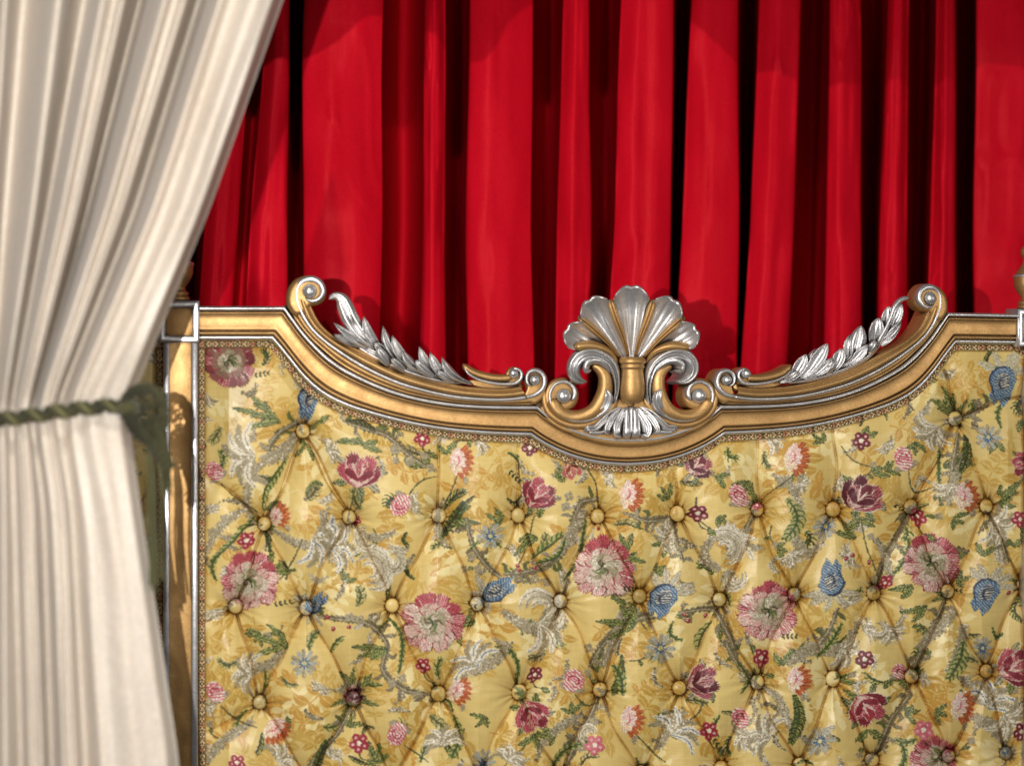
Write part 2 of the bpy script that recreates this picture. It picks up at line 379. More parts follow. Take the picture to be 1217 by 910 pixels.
def daisy(x, y, r, c=BLUE, pc=SILV):
    n = 12
    for i in range(n):
        petal(x, y, 2 * pi * i / n + jit(.1), r * rng.uniform(.65, .8), r * .15, pc, TAUPE if i % 2 else LBLUE, 2.2, r0=r * .25)
    for i in range(9):
        a = 2 * pi * i / 9
        stroke([pol(x, y, a, r * .12), pol(x, y, a + .2, r * .42)], [1.2, .7], c, n=4)
    poly([pol(x, y, t, r * .17) for t in np.linspace(0, 2 * pi, 9)[:-1]], (215, 200, 120) if c == BLUE else c)
def five(x, y, r, c=CRIM, st=None):
    for i in range(5):
        q = pol(x, y, 2 * pi * i / 5 + .4, r * .62)
        poly([pol(*q, t, r * .42) for t in np.linspace(0, 2 * pi, 10)[:-1]], c)
        poly([pol(*q, t, r * .16) for t in np.linspace(0, 2 * pi, 8)[:-1]], LPINK)
    poly([pol(x, y, t, r * .25) for t in np.linspace(0, 2 * pi, 8)[:-1]], WHITE)
    if st: stroke([(x, y + r)] + st, [.8, .7, .4], DGREEN); leaf(*st[-1], .6, r * 1.1, r * .3)
def bluetulip(x, y, r, rot=pi / 2):
    ux, uy = cos(rot), sin(rot); vx, vy = -uy, ux
    for k in (-1.1, -.5, .1, .65, 1.2):
        leaf(*pol(x, y, rot + pi + k * .5, r * .7), rot + pi + k, r * 1.15, r * .19, GREYW, SILV, LGREEN if rng.random() < .4 else TAUPE, jit(.6))
    T = lambda a, b: (x + ux * a * r + vx * b * r, y + uy * a * r + vy * b * r)
    poly([T(-.9, 0), T(-.75, .5), T(-.2, .72), T(.3, .55), T(.75, .62), T(1.2, .3), T(.85, .1), T(1.25, -.2), T(.7, -.5), T(.2, -.55), T(-.3, -.7), T(-.75, -.45)], BLUE, LBLUE, rot + .5, 3.0, duty=.58)
    poly([T(-.6, -.05), T(-.4, .3), T(.1, .38), T(.4, .15), T(.2, -.3), T(-.3, -.38)], GREYW, DBLUE, rot - .5, 2.8)
    stroke([T(-.85, -.3), T(-.8, .3), T(-.2, .7), T(.35, .5), T(.8, .3)], [.6, 1.3, 1.2, 1, .5], DBLUE)
    stroke([T(-.4, -.2), T(-.2, .15), T(.2, .1), T(.35, -.2)], [.5, 1.2, 1.0, .4], DBLUE)
def lace(path, w, c1=SILV, c2=TAUPE, tuft=True):
    w = [q * .8 for q in w]; p, nr, ww = stroke(path, w, c1, c2, jit(3), 2.1, ragged=.35)
    for i in range(0, len(p), 2):
        for s in (1, -1):
            q = p[i] + nr[i] * s * ww[i] * 1.05
            poly([pol(*q, t, rng.uniform(1.2, 2.1)) for t in np.linspace(0, 2 * pi, 7)[:-1]], c1 if rng.random() < .55 else c2)
    if tuft:
        for _ in range(len(p) * 3):
            i = rng.integers(len(p)); q = p[i] + nr[i] * jit(1) * ww[i]
            poly([pol(*q, t, .8) for t in np.linspace(0, 2 * pi, 5)[:-1]], WHITE if rng.random() < .5 else DTAUPE)
def clover(x, y, r, c=SILV):
    for i in range(4):
        q = pol(x, y, i * pi / 2 + .5, r * .6)
        poly([pol(*q, t, r * .5) for t in np.linspace(0, 2 * pi, 8)[:-1]], c, TAUPE, .5, 2.2)
def plume(x, y, r, rot=0., c1=GREYW, c2=SILV, blue=False):
    for i, k in enumerate(np.linspace(-1.4, 1.4, 8)):
        a = rot + k; m = pol(x, y, a, r * .7); e = pol(*m, a + .9 * (1 if k > 0 else -1), r * .5)
        stroke([(x, y), m, e], [1.3, r * .125, r * .05], c1 if i % 2 else c2, WHITE if i % 2 else TAUPE, a + .8, 2.2, ragged=.25)
        stroke([(x, y), m, e], [.4, .5, .3], BLUE if blue and i % 2 else TAUPE)
    for _ in range(int(r * 2.2)):
        q = pol(x, y, rot + jit(1.3), rng.uniform(.15, 1.05) * r)
        poly([pol(*q, t, rng.uniform(.7, 1.3)) for t in np.linspace(0, 2 * pi, 6)[:-1]], WHITE if rng.random() < .6 else c2)
def swirl(x, y, r, rot=0., d=1):
    for k, w in ((1.0, .22), (.68, .2), (.36, .16)):
        e = [pol(x, y, rot + d * t, r * k * (1 - .06 * t)) for t in np.linspace(0, 4.3, 12)]
        stroke(e, [.8, r * w, r * w, .8], GREYW, WHITE if k != .68 else SILV, jit(2), 2.2, ragged=.25)
        stroke(e, .45, TAUPE, n=24)
def trunk(path, w, c1=TAUPE, c2=DTAUPE):
    w = [q * .6 for q in w]; p, nr, ww = stroke(path, w, c1, c2, 1.2, 2.0, ragged=.3)
    for i in range(1, len(p) - 1):
        s = 1 if i % 2 else -1; q = p[i] + nr[i] * s * ww[i] * .9
        if rng.random() < .6: poly([pol(*q, t, rng.uniform(1.3, 2.6)) for t in np.linspace(0, 2 * pi, 7)[:-1]], [c1, SILV, (104, 112, 62)][rng.integers(3)], c2, jit(2), 2.0)
        if rng.random() < .22:
            a = atan2(nr[i, 1] * s, nr[i, 0] * s) + jit(.6); e1 = pol(*q, a, 7); stroke([tuple(q), e1, pol(*e1, a + jit(1.6), 6)], [1.8, 2.4, .5], [c1, GREEN, SILV][rng.integers(3)], c2, a + .7, 2.2, n=8)
    for off, cc in ((-.35, DTAUPE), (.3, SILV)):
        q = p + nr * (ww * off)[:, None]; stroke(q, .55, cc, n=len(q))
def twig(path, w=.9, c=STEM): stroke(path, [w * .7, w, w * .5], c)
def berry(*ps):
    for x, y in ps: poly([pol(x, y, t, 2.7) for t in np.linspace(0, 2 * pi, 9)[:-1]], (160, 36, 46)); poly([pol(x - .6, y - .7, t, .9) for t in np.linspace(0, 2 * pi, 6)[:-1]], LPINK)
def sprig(x, y, a, n=4, c=DGREEN):
    for i in range(n):
        q = pol(x, y, a, i * 5.0)
        leaf(*q, a - .8, 4.5, 1.2, c, c, None); leaf(*q, a + .8, 4.5, 1.2, c, c, None)
def damask(x, y, a, s=1.0, c=DK1):
    """tone on tone branch of broad leaves"""
    p = catmull([(x, y), pol(x, y, a, 26 * s), pol(x, y, a + .35, 50 * s)], 12)
    stroke(p, .8, c, emb=.0, alpha=.9)
    for i in range(2, 12, 3):
        for d in (1, -1):
            b = a + d * rng.uniform(.7, 1.1); L = rng.uniform(13, 20) * s
            n = np.linspace(0, 1, 8); q = np.column_stack([p[i, 0] + np.cos(b + .5 * d * n) * L * n, p[i, 1] + np.sin(b + .5 * d * n) * L * n])
            stroke(q, L * .26 * np.sin(pi * np.clip(n * .95 + .03, 0, 1)), c, emb=0., alpha=.95, n=14)
            stroke(q, .4, LT, emb=0., alpha=.7)
    q = pol(*p[-1], a, 5)
    if rng.random() < .6: poly([pol(*q, t, 6 * s * (1 + .25 * cos(5 * t))) for t in np.linspace(0, 2 * pi, 30)[:-1]], c, emb=0., alpha=.7)

for j, yy in enumerate(range(402, 980, 38)):
    for i, xx in enumerate(range(60, 1250, 44)):
        damask(xx + (26 if j % 2 else 0) + jit(14), yy + jit(14), rng.uniform(0, 6.3), rng.uniform(.75, 1.25), [DK1, DK2, LT, DK2, (188, 143, 66)][rng.integers(5)])

FLW = [(273, 430), (297, 690), (515, 740), (717, 675), (913, 726), (1107, 668), (1112, 903), (427, 562), (640, 588), (1024, 590), (828, 553), (632, 850), (835, 810), (1030, 840), (1206, 794), (547, 549), (750, 588), (946, 545), (1147, 590), (547, 821), (750, 856), (948, 808), (1143, 840), (592, 700), (790, 712), (988, 689), (1172, 706), (1192, 456), (440, 678), (372, 640), (302, 540)]
for j, y0 in enumerate(range(408, 975, 31)):
    for i, x0 in enumerate(range(70, 1250, 36)):
        x, y = x0 + (18 if j % 2 else 0) + jit(11), y0 + jit(10)
        if min(hypot2(x - a, y - b) for a, b in FLW) < 24 ** 2: continue
        k = rng.random(); a = rng.uniform(0, 2 * pi)
        if k < .30:
            c = [(GREEN, LGREEN), (DGREEN, GREEN), ((104, 112, 54), (170, 160, 96)), ((96, 92, 52), TAUPE)][rng.integers(4)]
            m1 = pol(x, y, a, rng.uniform(9, 15)); comb([(x, y), m1, pol(*m1, a + jit(1.3), rng.uniform(8, 14))], rng.integers(-1, 2), rng.uniform(6, 11), *c, gap=2.8, wd=.95)
        elif k < .54:
            m1 = pol(x, y, a, 11); lace([(x, y), m1, pol(*m1, a + jit(1.6), 13)], [1.2, rng.uniform(2.4, 4.2), .8], [SILV, TAUPE, GREYW][rng.integers(3)], [TAUPE, DTAUPE, SILV][rng.integers(3)])
        elif k < .70:
            leafspray(x, y, [pol(x, y, a + q + jit(.3), rng.uniform(11, 20)) for q in (-.9, 0, .9)], 2.5)
        elif k < .80:
            plume(x, y, rng.uniform(10, 16), a)
        elif k < .88:
            m1 = pol(x, y, a, 12); e = pol(*m1, a + jit(1), 12); twig([(x, y), m1, e]); clover(*e, 4.5); leaf(*m1, a + 1, 8, 2, GREEN, LGREEN)
# trunks, trellis lace and stems
for a in (dict(p=[(356, 496), (338, 508), (322, 528), (318, 546)], w=[6, 6, 5, 2]), dict(p=[(407, 500), (432, 508), (462, 518), (488, 542), (520, 560)], w=[1.5, 5, 6, 4, 1.5]),
          dict(p=[(376, 734), (402, 735), (440, 742), (460, 766), (456, 796), (480, 818), (514, 826)], w=[2, 5, 6, 5, 6, 6, 3]),
          dict(p=[(712, 590), (690, 596), (680, 622), (668, 655), (640, 676), (598, 682)], w=[3, 5, 6, 8, 7, 3]),
          dict(p=[(700, 792), (716, 766), (744, 742), (780, 732)], w=[3, 7, 7, 5]), dict(p=[(806, 728), (846, 728), (866, 752), (876, 782)], w=[2, 6, 7, 3]),
          dict(p=[(740, 608), (768, 618), (792, 620), (804, 642), (812, 668)], w=[1.5, 6, 9, 5, 2]), dict(p=[(1136, 502), (1156, 492), (1178, 476)], w=[6, 5, 4]),
          dict(p=[(1086, 606), (1068, 634), (1052, 664), (1040, 700)], w=[6, 6, 6, 3]), dict(p=[(1126, 706), (1112, 740), (1096, 772), (1086, 800)], w=[4, 6, 6, 3]),
          dict(p=[(1084, 826), (1062, 852), (1046, 886), (1030, 910)], w=[5, 6, 7, 4]), dict(p=[(714, 824), (702, 852), (684, 886), (672, 915)], w=[4, 6, 7, 4]),
          dict(p=[(418, 838), (404, 868), (372, 905), (360, 930)], w=[2, 4, 6, 6]), dict(p=[(556, 614), (560, 640), (576, 668), (596, 686)], w=[3, 5, 6, 4]),
          dict(p=[(1140, 518), (1134, 545), (1128, 580), (1118, 600)], w=[3, 5, 5, 2]), dict(p=[(864, 764), (880, 792), (898, 810)], w=[5, 6, 4]),
          dict(p=[(996, 722), (984, 752), (966, 772), (938, 786)], w=[3, 6, 7, 3]), dict(p=[(1176, 612), (1190, 640), (1198, 668)], w=[5, 5, 3]),
          dict(p=[(1200, 700), (1214, 704), (1230, 712)], w=[4, 6, 6]), dict(p=[(894, 610), (880, 640), (862, 652)], w=[4, 6, 3])):
    trunk(a['p'], a['w'])
for pth, w in (([(245, 655), (264, 624), (290, 604)], [4, 6, 3]), ([(245, 905), (266, 880), (300, 858)], [5, 6, 4]), ([(296, 622), (294, 585), (302, 560), (318, 548)], [4, 5, 5, 3]),
               ([(330, 632), (356, 646), (392, 648), (406, 634)], [3, 6, 8, 3]), ([(312, 548), (338, 536), (350, 512)], [7, 9, 4]),
               ([(690, 604), (676, 640), (660, 660)], [4, 7, 5]), ([(934, 566), (950, 602), (944, 636), (964, 662)], [4, 6, 7, 5]), ([(1148, 545), (1134, 570), (1128, 600)], [5, 5, 3]),
               ([(1020, 740), (1004, 768), (960, 772), (936, 790)], [3, 6, 8, 4]), ([(1092, 770), (1120, 742), (1136, 726)], [4, 8, 5]), ([(1146, 742), (1140, 772), (1126, 800)], [6, 6, 4]),
               ([(560, 800), (590, 782), (606, 766)], [4, 8, 5]), ([(420, 628), (446, 640), (470, 632)], [3, 5, 3]), ([(740, 724), (730, 760), (716, 790)], [4, 7, 4]),
               ([(598, 726), (622, 742), (660, 748), (674, 738)], [3, 8, 8, 3]), ([(286, 800), (304, 794), (326, 786), (338, 768)], [4, 6, 6, 4]), ([(1040, 640), (1054, 664), (1060, 690)], [3, 5, 4]),
               ([(904, 818), (922, 826), (934, 850), (944, 876)], [4, 5, 6, 4]), ([(1150, 850), (1178, 862), (1196, 880)], [4, 9, 6]), ([(530, 590), (520, 620), (530, 650)], [3, 5, 3]),
               ([(850, 638), (836, 660), (856, 676)], [3, 7, 4]), ([(640, 890), (660, 868), (690, 850)], [3, 6, 4]), ([(782, 890), (796, 866), (814, 846)], [4, 7, 4])):
    lace(pth, w)
for c in ((470, 535), (487, 549), (505, 541), (512, 556), (252, 632), (268, 616), (262, 886), (416, 733), (428, 736), (672, 602), (676, 590), (636, 688), (648, 690), (858, 720), (866, 728), (478, 806), (466, 812), (494, 826), (930, 575), (1060, 648), (1184, 628), (560, 662), (568, 676), (700, 770), (706, 858), (692, 888)):
    clover(*c, 5.5)
for p in ([(262, 574), (284, 594), (308, 606)], [(262, 838), (286, 858), (306, 866)], [(486, 588), (500, 572), (520, 566)], [(415, 612), (420, 590), (424, 576)], [(616, 540), (618, 570), (626, 600)], [(640, 612), (630, 640), (604, 690), (580, 712)],
          [(1080, 558), (1086, 580), (1112, 578)], [(1112, 578), (1120, 560)], [(954, 556), (930, 575), (905, 590)], [(1024, 616), (1030, 650), (1050, 690)], [(1000, 530), (1012, 545), (1040, 556)], [(832, 618), (848, 630), (866, 636)],
          [(1010, 780), (996, 788), (984, 800)], [(718, 710), (740, 700), (756, 706)], [(545, 562), (536, 585), (524, 606)], [(690, 548), (706, 570), (712, 600)], [(1147, 606), (1160, 604), (1170, 602)], [(480, 885), (496, 895), (510, 905)],
          [(682, 824), (696, 840), (712, 838)], [(755, 872), (775, 890), (792, 905)], [(838, 830), (828, 850), (812, 858)], [(360, 640), (330, 690), (300, 706)], [(640, 868), (620, 890), (600, 910)]): twig(p)

# ferns and leaf sprays
for x, y, tips in ((332, 502, [(276, 484), (298, 470), (313, 477), (294, 508)]), (380, 500, [(374, 510), (392, 494)]), (430, 528, [(400, 524), (424, 520), (450, 524), (455, 537)]),
                   (342, 770, [(291, 752), (318, 740), (330, 748), (300, 780)]), (756, 742, [(708, 738), (734, 720), (744, 716), (722, 760)]), (1134, 490, [(1104, 474), (1120, 458), (1132, 466), (1152, 474), (1112, 484)]),
                   (545, 742, [(566, 742), (548, 768)]), (318, 676, [(340, 668), (352, 678), (326, 656)]), (462, 772, [(418, 768), (426, 780), (440, 784)]), (420, 822, [(404, 796), (420, 792), (444, 800), (392, 840), (452, 840), (404, 856)]),
                   (742, 660, [(738, 634), (752, 634), (768, 668)]), (1036, 560, [(1050, 556), (1058, 566)]), (1026, 520, [(1032, 506), (1044, 514)]), (1022, 616, [(1010, 630), (1040, 626)]), (1190, 600, [(1205, 588), (1208, 602), (1214, 570)]),
                   (1018, 640, [(994, 634), (1002, 622)]), (1085, 696, [(1060, 700), (1072, 712)]), (1130, 670, [(1150, 656), (1146, 684)]), (1100, 720, [(1070, 728), (1084, 740)]), (640, 640, [(610, 660), (616, 644)]),
                   (636, 872, [(616, 886), (640, 890), (660, 876)]), (1060, 806, [(1050, 818), (1076, 822)]), (1032, 866, [(1016, 880), (1050, 876)]), (1000, 808, [(1012, 800), (1020, 812)]), (660, 566, [(672, 572), (676, 556)]),
                   (850, 566, [(868, 564), (862, 580)]), (1214, 640, [(1222, 620), (1204, 650)]), (900, 590, [(880, 600), (886, 578)]), (930, 790, [(920, 776), (944, 770)]), (545, 612, [(560, 600), (556, 625)]), (445, 905, [(438, 880), (452, 882), (462, 895)]),
                   (1168, 660, [(1160, 645), (1184, 650)]), (530, 540, [(520, 528), (544, 524)])):
    leafspray(x, y, tips, 3.4)
for p, s, L, c, c2 in (([(340, 545), (330, 560), (316, 580), (312, 600)], -1, 11, GREEN, LGREEN), ([(412, 500), (430, 500), (446, 510)], 1, 9, DGREEN, STEM), ([(460, 738), (476, 752), (478, 776), (474, 800)], 0, 5, GREEN, LGREEN),
                       ([(692, 618), (692, 642), (688, 664), (670, 688)], 0, 5, GREEN, LGREEN), ([(632, 664), (654, 648), (670, 636)], -1, 13, GREEN, LGREEN), ([(672, 640), (664, 660), (640, 668)], 1, 8, GREEN, LGREEN),
                       ([(526, 640), (544, 616), (552, 596)], 0, 9, DGREEN, GREEN), ([(1148, 520), (1150, 540), (1142, 560)], 0, 9, DGREEN, GREEN), ([(1118, 520), (1116, 560), (1118, 600)], 0, 4, GREEN, LGREEN),
                       ([(936, 592), (948, 616), (934, 640)], 0, 14, GREEN, LGREEN), ([(1080, 640), (1078, 660), (1064, 680)], 0, 6, GREEN, LGREEN), ([(740, 778), (742, 800), (736, 826)], 1, 13, GREEN, DGREEN), ([(742, 826), (740, 806), (730, 790)], 0, 8, GREEN, LGREEN),
                       ([(846, 740), (836, 752), (830, 770)], 1, 12, GREEN, LGREEN), ([(1146, 760), (1140, 785), (1128, 806)], 0, 13, GREEN, LGREEN), ([(944, 826), (950, 850), (940, 880)], 0, 12, GREEN, DGREEN), ([(800, 738), (797, 754), (810, 760)], 0, 5, GREEN, LGREEN),
                       ([(258, 690), (252, 676), (262, 656)], 0, 5, GREEN, LGREEN), ([(322, 660), (318, 640), (312, 626)], 0, 6, DGREEN, GREEN), ([(300, 610), (280, 640), (250, 668)], 1, 8, GREEN, LGREEN), ([(540, 850), (546, 875), (536, 900)], 0, 9, GREEN, LGREEN), ([(370, 930), (378, 905), (388, 880)], 0, 8, DGREEN, GREEN),
                       ([(1180, 745), (1186, 757), (1192, 752)], 0, 4, GREEN, LGREEN), ([(1212, 712), (1206, 726), (1214, 736)], 1, 9, GREEN, DGREEN), ([(604, 770), (616, 790), (610, 812)], 0, 5, GREEN, LGREEN), ([(1070, 880), (1076, 900), (1066, 920)], 0, 6, GREEN, LGREEN), ([(876, 785), (886, 805), (880, 825)], 1, 7, GREEN, LGREEN),
                       ([(500, 905), (510, 880), (528, 866)], 0, 7, GREEN, LGREEN), ([(650, 912), (672, 890), (690, 884)], 0, 6, GREEN, LGREEN), ([(1200, 470), (1186, 492), (1190, 508)], 0, 5, GREEN, LGREEN), ([(970, 780), (990, 760), (1000, 742)], 0, 6, GREEN, LGREEN), ([(596, 650), (576, 640), (560, 652)], 0, 5, GREEN, LGREEN), ([(100, 480), (110, 520), (104, 560)], 0, 7, GREEN, LGREEN), ([(160, 600), (166, 640), (160, 690)], 0, 7, GREEN, LGREEN)):
    comb(p, s, L, c, c2)
# white and silver plumes, shell scrolls
for x, y, r, a, bl in ((302, 540, 36, 2.9, 0), (372, 640, 32, .4, 1), (394, 652, 28, -.4, 1), (300, 800, 24, 3.4, 0), (528, 886, 24, -1.8, 0), (640, 742, 34, .2, 0), (1112, 508, 26, 2.2, 0), (916, 876, 28, -2.6, 0), (800, 874, 30, -1.0, 1), (1176, 842, 32, -1.2, 1), (568, 792, 30, -2.4, 1),
                       (1056, 746, 20, 1.2, 0), (870, 650, 28, -1.2, 0), (1180, 622, 26, .5, 0), (800, 636, 22, 2.6, 0), (940, 656, 18, 1.0, 0), (1000, 770, 22, .6, 0), (386, 590, 10, 1.0, 0), (890, 872, 20, 3.0, 0), (1130, 575, 20, 1.5, 0), (1192, 850, 26, .8, 0), (604, 905, 20, -1.0, 0), (330, 905, 22, -.6, 0), (520, 510, 18, .2, 0), (880, 470, 16, .2, 0), (910, 520, 22, -.4, 0), (150, 500, 14, .2, 0), (172, 498, 12, 2.0, 0), (172, 640, 16, 1.0, 0), (250, 600, 12, 1.4, 0), (250, 725, 15, 1.4, 0)):
    plume(x, y, r, a, blue=bool(bl))
for x, y, r, a, d in ((440, 678, 28, -2.6, 1), (640, 722, 22, 3.0, 1), (862, 652, 24, -2.8, 1), (468, 668, 14, -1.5, 1), (874, 686, 14, -.5, 1), (436, 640, 14, .6, 1), (700, 872, 12, 2, 1), (990, 870, 10, 1, 1)):
    swirl(x, y, r, a, d)
# flowers
for x, y, r, a, dk in ((273, 430, 31, .2, True), (297, 690, 35, .5, False), (515, 740, 35, 1.4, False), (717, 675, 36, 2.2, False), (913, 726, 35, .9, False), (1107, 668, 34, 1.9, False), (1112, 903, 30, .3, False), (100, 560, 34, .3, False)): peony(x, y, r, a, dk)
for x, y, r, a, c in ((427, 562, 25, -1.45, CRIM), (640, 588, 21, -1.0, CRIM), (1024, 590, 25, -1.0, WINE), (828, 553, 19, -.8, WINE), (632, 850, 21, 1.1, CRIM), (835, 810, 21, -.3, WINE), (1030, 840, 23, 1.0, CRIM), (1206, 794, 24, -.5, CRIM), (420, 828, 16, -1.5, WINE), (1217, 552, 15, 2.8, CRIM), (420, 818, 13, 1.3, WINE), (680, 557, 13, 1.0, DORNG)): tulip(x, y, r, a, c)
for x, y, r, a in ((333, 612, 13, -.2), (547, 549, 16, .1), (750, 588, 16, .1), (946, 545, 17, .2), (1147, 590, 16, .1), (547, 821, 14, .2), (750, 856, 16, .2), (948, 808, 15, .1), (1143, 840, 16, .2), (328, 868, 15, .9)): carnation(x, y, r, a)
for x, y, r, a in ((255, 560, 14, -2.2), (476, 600, 16, 2.2), (877, 588, 15, -1.8), (1074, 545, 16, -1.9), (256, 822, 15, -2.2), (472, 872, 16, 2.0), (681, 808, 16, -1.2), (880, 853, 14, -2), (1067, 797, 13, -1.4)): bud(x, y, r, a)
for x, y, r, a in ((367, 476, 18, 1.7), (592, 700, 19, -.5), (790, 712, 21, 2.0), (988, 689, 21, -1.6), (1172, 706, 21, 1.9), (376, 718, 16, -.9), (1192, 456, 23, 1.7)): bluetulip(x, y, r, a)
for x, y, r in ((583, 637, 16), (362, 788, 17), (785, 770, 18), (1175, 520, 16), (980, 628, 16), (975, 880, 17), (1168, 768, 13), (575, 905, 16), (1200, 895, 14)): daisy(x, y, r, BLUE if (x, y) != (575, 905) else DBLUE)
for x, y, r, c in ((502, 521, 10, CRIM), (292, 643, 10, CRIM), (503, 790, 9, CRIM), (427, 883, 12, CRIM), (630, 532, 10, WINE), (832, 610, 11, WINE), (1024, 524, 11, WINE), (1093, 617, 11, CRIM), (1055, 690, 9, CRIM), (905, 780, 10, CRIM), (1028, 783, 11, WINE), (637, 800, 9, WINE), (843, 868, 11, CRIM), (707, 885, 12, PINK), (1098, 867, 12, PINK), (282, 906, 10, CRIM), (1213, 617, 10, CRIM), (426, 619, 8, CRIM), (900, 606, 7, CRIM), (1215, 868, 10, WINE)):
    five(x, y, r, c, [(x + 3, y + r + 6), (x + 9, y + r + 8)] if rng.random() < .6 else None)
berry((391, 734), (415, 745), (397, 747), (616, 672), (636, 675), (617, 678), (814, 730), (818, 738), (837, 733), (1006, 664), (1014, 660), (1033, 668), (712, 632), (706, 626), (1196, 706))
for x, y, a in ((303, 446, -.15), (326, 718, -.25), (738, 698, -.1), (930, 756, 0), (552, 715, -.1), (1130, 700, .1), (1060, 600, .6), (606, 560, .8), (848, 878, .8)): sprig(x, y, a)

# every thread is spun unevenly
tx = rng.standard_normal((HC, WC)).astype(np.float32); tx = (tx + np.roll(tx, 1, 0) + np.roll(tx, 1, 1) + np.roll(np.roll(tx, 1, 0), 1, 1)) / 2
dg = np.sin((np.arange(WC)[None, :] * .8 + np.arange(HC)[:, None]) * pi / 2.6)
em = CAN[..., 3:4]
CAN[..., :3] *= 1 + em * (.085 * tx[..., None] + .07 * dg[..., None]) - .05 * em
g_ = CAN[..., :3].mean(-1, keepdims=True); CAN[..., :3] = CAN[..., :3] * (1 - .24 * em) + (g_ * .94 + np.array([8, 6, -6], np.float32)) * .24 * em
def warp(seed):
    n = noise2((HC, WC), (HC / 3.2, WC / 3.2), seed); return n
wy, wx = np.rint(warp(71) * .75).astype(int), np.rint(warp(72) * 1.0).astype(int)
iy, ix = np.meshgrid(np.arange(HC), np.arange(WC), indexing='ij')
CAN = CAN[np.clip(iy + wy, 0, HC - 1), np.clip(ix + wx, 0, WC - 1)]
# two by two box filter, then look colours up where the cloth needs them
cv = CAN.copy()
cv[:-1, :-1] = (CAN[:-1, :-1] + CAN[1:, :-1] + CAN[:-1, 1:] + CAN[1:, 1:]) / 4
def sample(px, py):
    x = np.clip((np.asarray(px) - CX0) * S - .5, 0, WC - 2); y = np.clip((np.asarray(py) - CY0) * S - .5, 0, HC - 2)
    ix = x.astype(int); iy = y.astype(int); fx = (x - ix)[..., None]; fy = (y - iy)[..., None]
    c = (cv[iy, ix] * (1 - fx) + cv[iy, ix + 1] * fx) * (1 - fy) + (cv[iy + 1, ix] * (1 - fx) + cv[iy + 1, ix + 1] * fx) * fy
    out = np.empty(c.shape); out[..., :3] = s2l(np.clip(c[..., :3], 0, 255)); out[..., 3] = c[..., 3]
    return out

# ------------------------------------------------------------------ rail curves of the headboard (left half; the right half mirrors it)
kB = [(237, 366.5), (338, 366.5), (346.4, 378.6), (359.6, 396.4), (372.8, 411), (388.6, 426), (400, 434.5), (426, 449), (453, 461), (479, 469.7), (505.5, 476), (536, 480.7), (569, 483.3), (602, 484.2), (639, 484.4), (653, 496), (666, 504), (693, 515.5), (719, 521.5), (750, 523.2)]
kA = [(237, 402.5), (323, 402.5), (332, 412.5), (345, 428.5), (357.5, 444), (373, 459.5), (385, 468.5), (411, 481.5), (440, 491), (468, 498.5), (497, 505), (530, 510.5), (566, 514), (600, 516), (631, 517), (643, 525), (656, 532), (683, 543), (713, 550), (750, 552.5)]
CORN = (0, 1, 14, 19)
def rail_curve(K, counts=(20, 90, 44)):
    K = np.asarray(K, float); out = []
    for (a, b), n in zip(zip(CORN[:-1], CORN[1:]), counts):
        seg = catmull(K[a:b + 1], n + 1); out.append(seg if a == 0 else seg[1:])
    return np.vstack(out)
rA, rB = rail_curve(kA), rail_curve(kB)
def full_rail(svals, deps, lo=rA, hi=rB):
    """sweep a moulding profile along the whole rail: svals 0..1 between the two curves, deps the depth"""
    s = np.asarray(svals)[None, :]
    px = lo[:, None, 0] * (1 - s) + hi[:, None, 0] * s; py = lo[:, None, 1] * (1 - s) + hi[:, None, 1] * s
    g = W(px, py, np.asarray(deps, float)[None, :] + 0 * px)
    g[-1, :, 0] = XC
    return np.concatenate([g, mirror(g)[::-1][1:]], 0)

headboard = bpy.data.objects.new('headboard', None); COL.objects.link(headboard)
headboard.location = (0, 0, 0)
headboard['label'] = 'gilded carved headboard with shell crest and button tufted floral brocade'
headboard['category'] = 'headboard'

gs, gd = [], []
def P_(s, d): gs.append(s); gd.append(d)
P_(-.02, 4); P_(.02, 12); P_(.09, 14)
for t in np.linspace(0, pi, 7): P_(.19 - .055 * cos(t), 14.5 + 3.2 * sin(t))
P_(.262, 11.0); P_(.285, 16.5); P_(.31, 17.3)
for t in np.linspace(.36, .74, 6): P_(t, 17.4 - .8 * sin((t - .3) / .48 * pi))
P_(.765, 17.6); P_(.78, 18.3); P_(.797, 12.6)
for t in np.linspace(0, pi, 7): P_(.85 - .045 * cos(t), 17 + 3.4 * sin(t))
P_(.905, 14.5); P_(.93, 17.4); P_(1.0, 19.0); P_(1.05, 18); P_(1.06, -14)
mb = MB(); mb.grid(full_rail(gs, gd)); rail = mb.build('rail_moulding', GOLD, headboard)
def bead(center_s, half_px, d0, h):
    wl = np.linalg.norm(rB - rA, axis=1)
    t = np.linspace(0, pi, 11); g = []
    s = center_s + (-half_px * np.cos(t))[None, :] / wl[:, None]
    px = rA[:, None, 0] * (1 - s) + rB[:, None, 0] * s; py = rA[:, None, 1] * (1 - s) + rB[:, None, 1] * s
    g = W(px, py, d0 + h * np.sin(t)[None, :] + 0 * px); g[-1, :, 0] = XC
    return np.concatenate([g, mirror(g)[::-1][1:]], 0)
mb = MB(); mb.grid(bead(.045, 2.9, 11, 5.0)); mb.build('silver_bead', SILVER, rail)
mb = MB(); mb.grid(bead(1.0, 2.8, 18, 4.6)); mb.build('silver_bead', SILVER, rail)

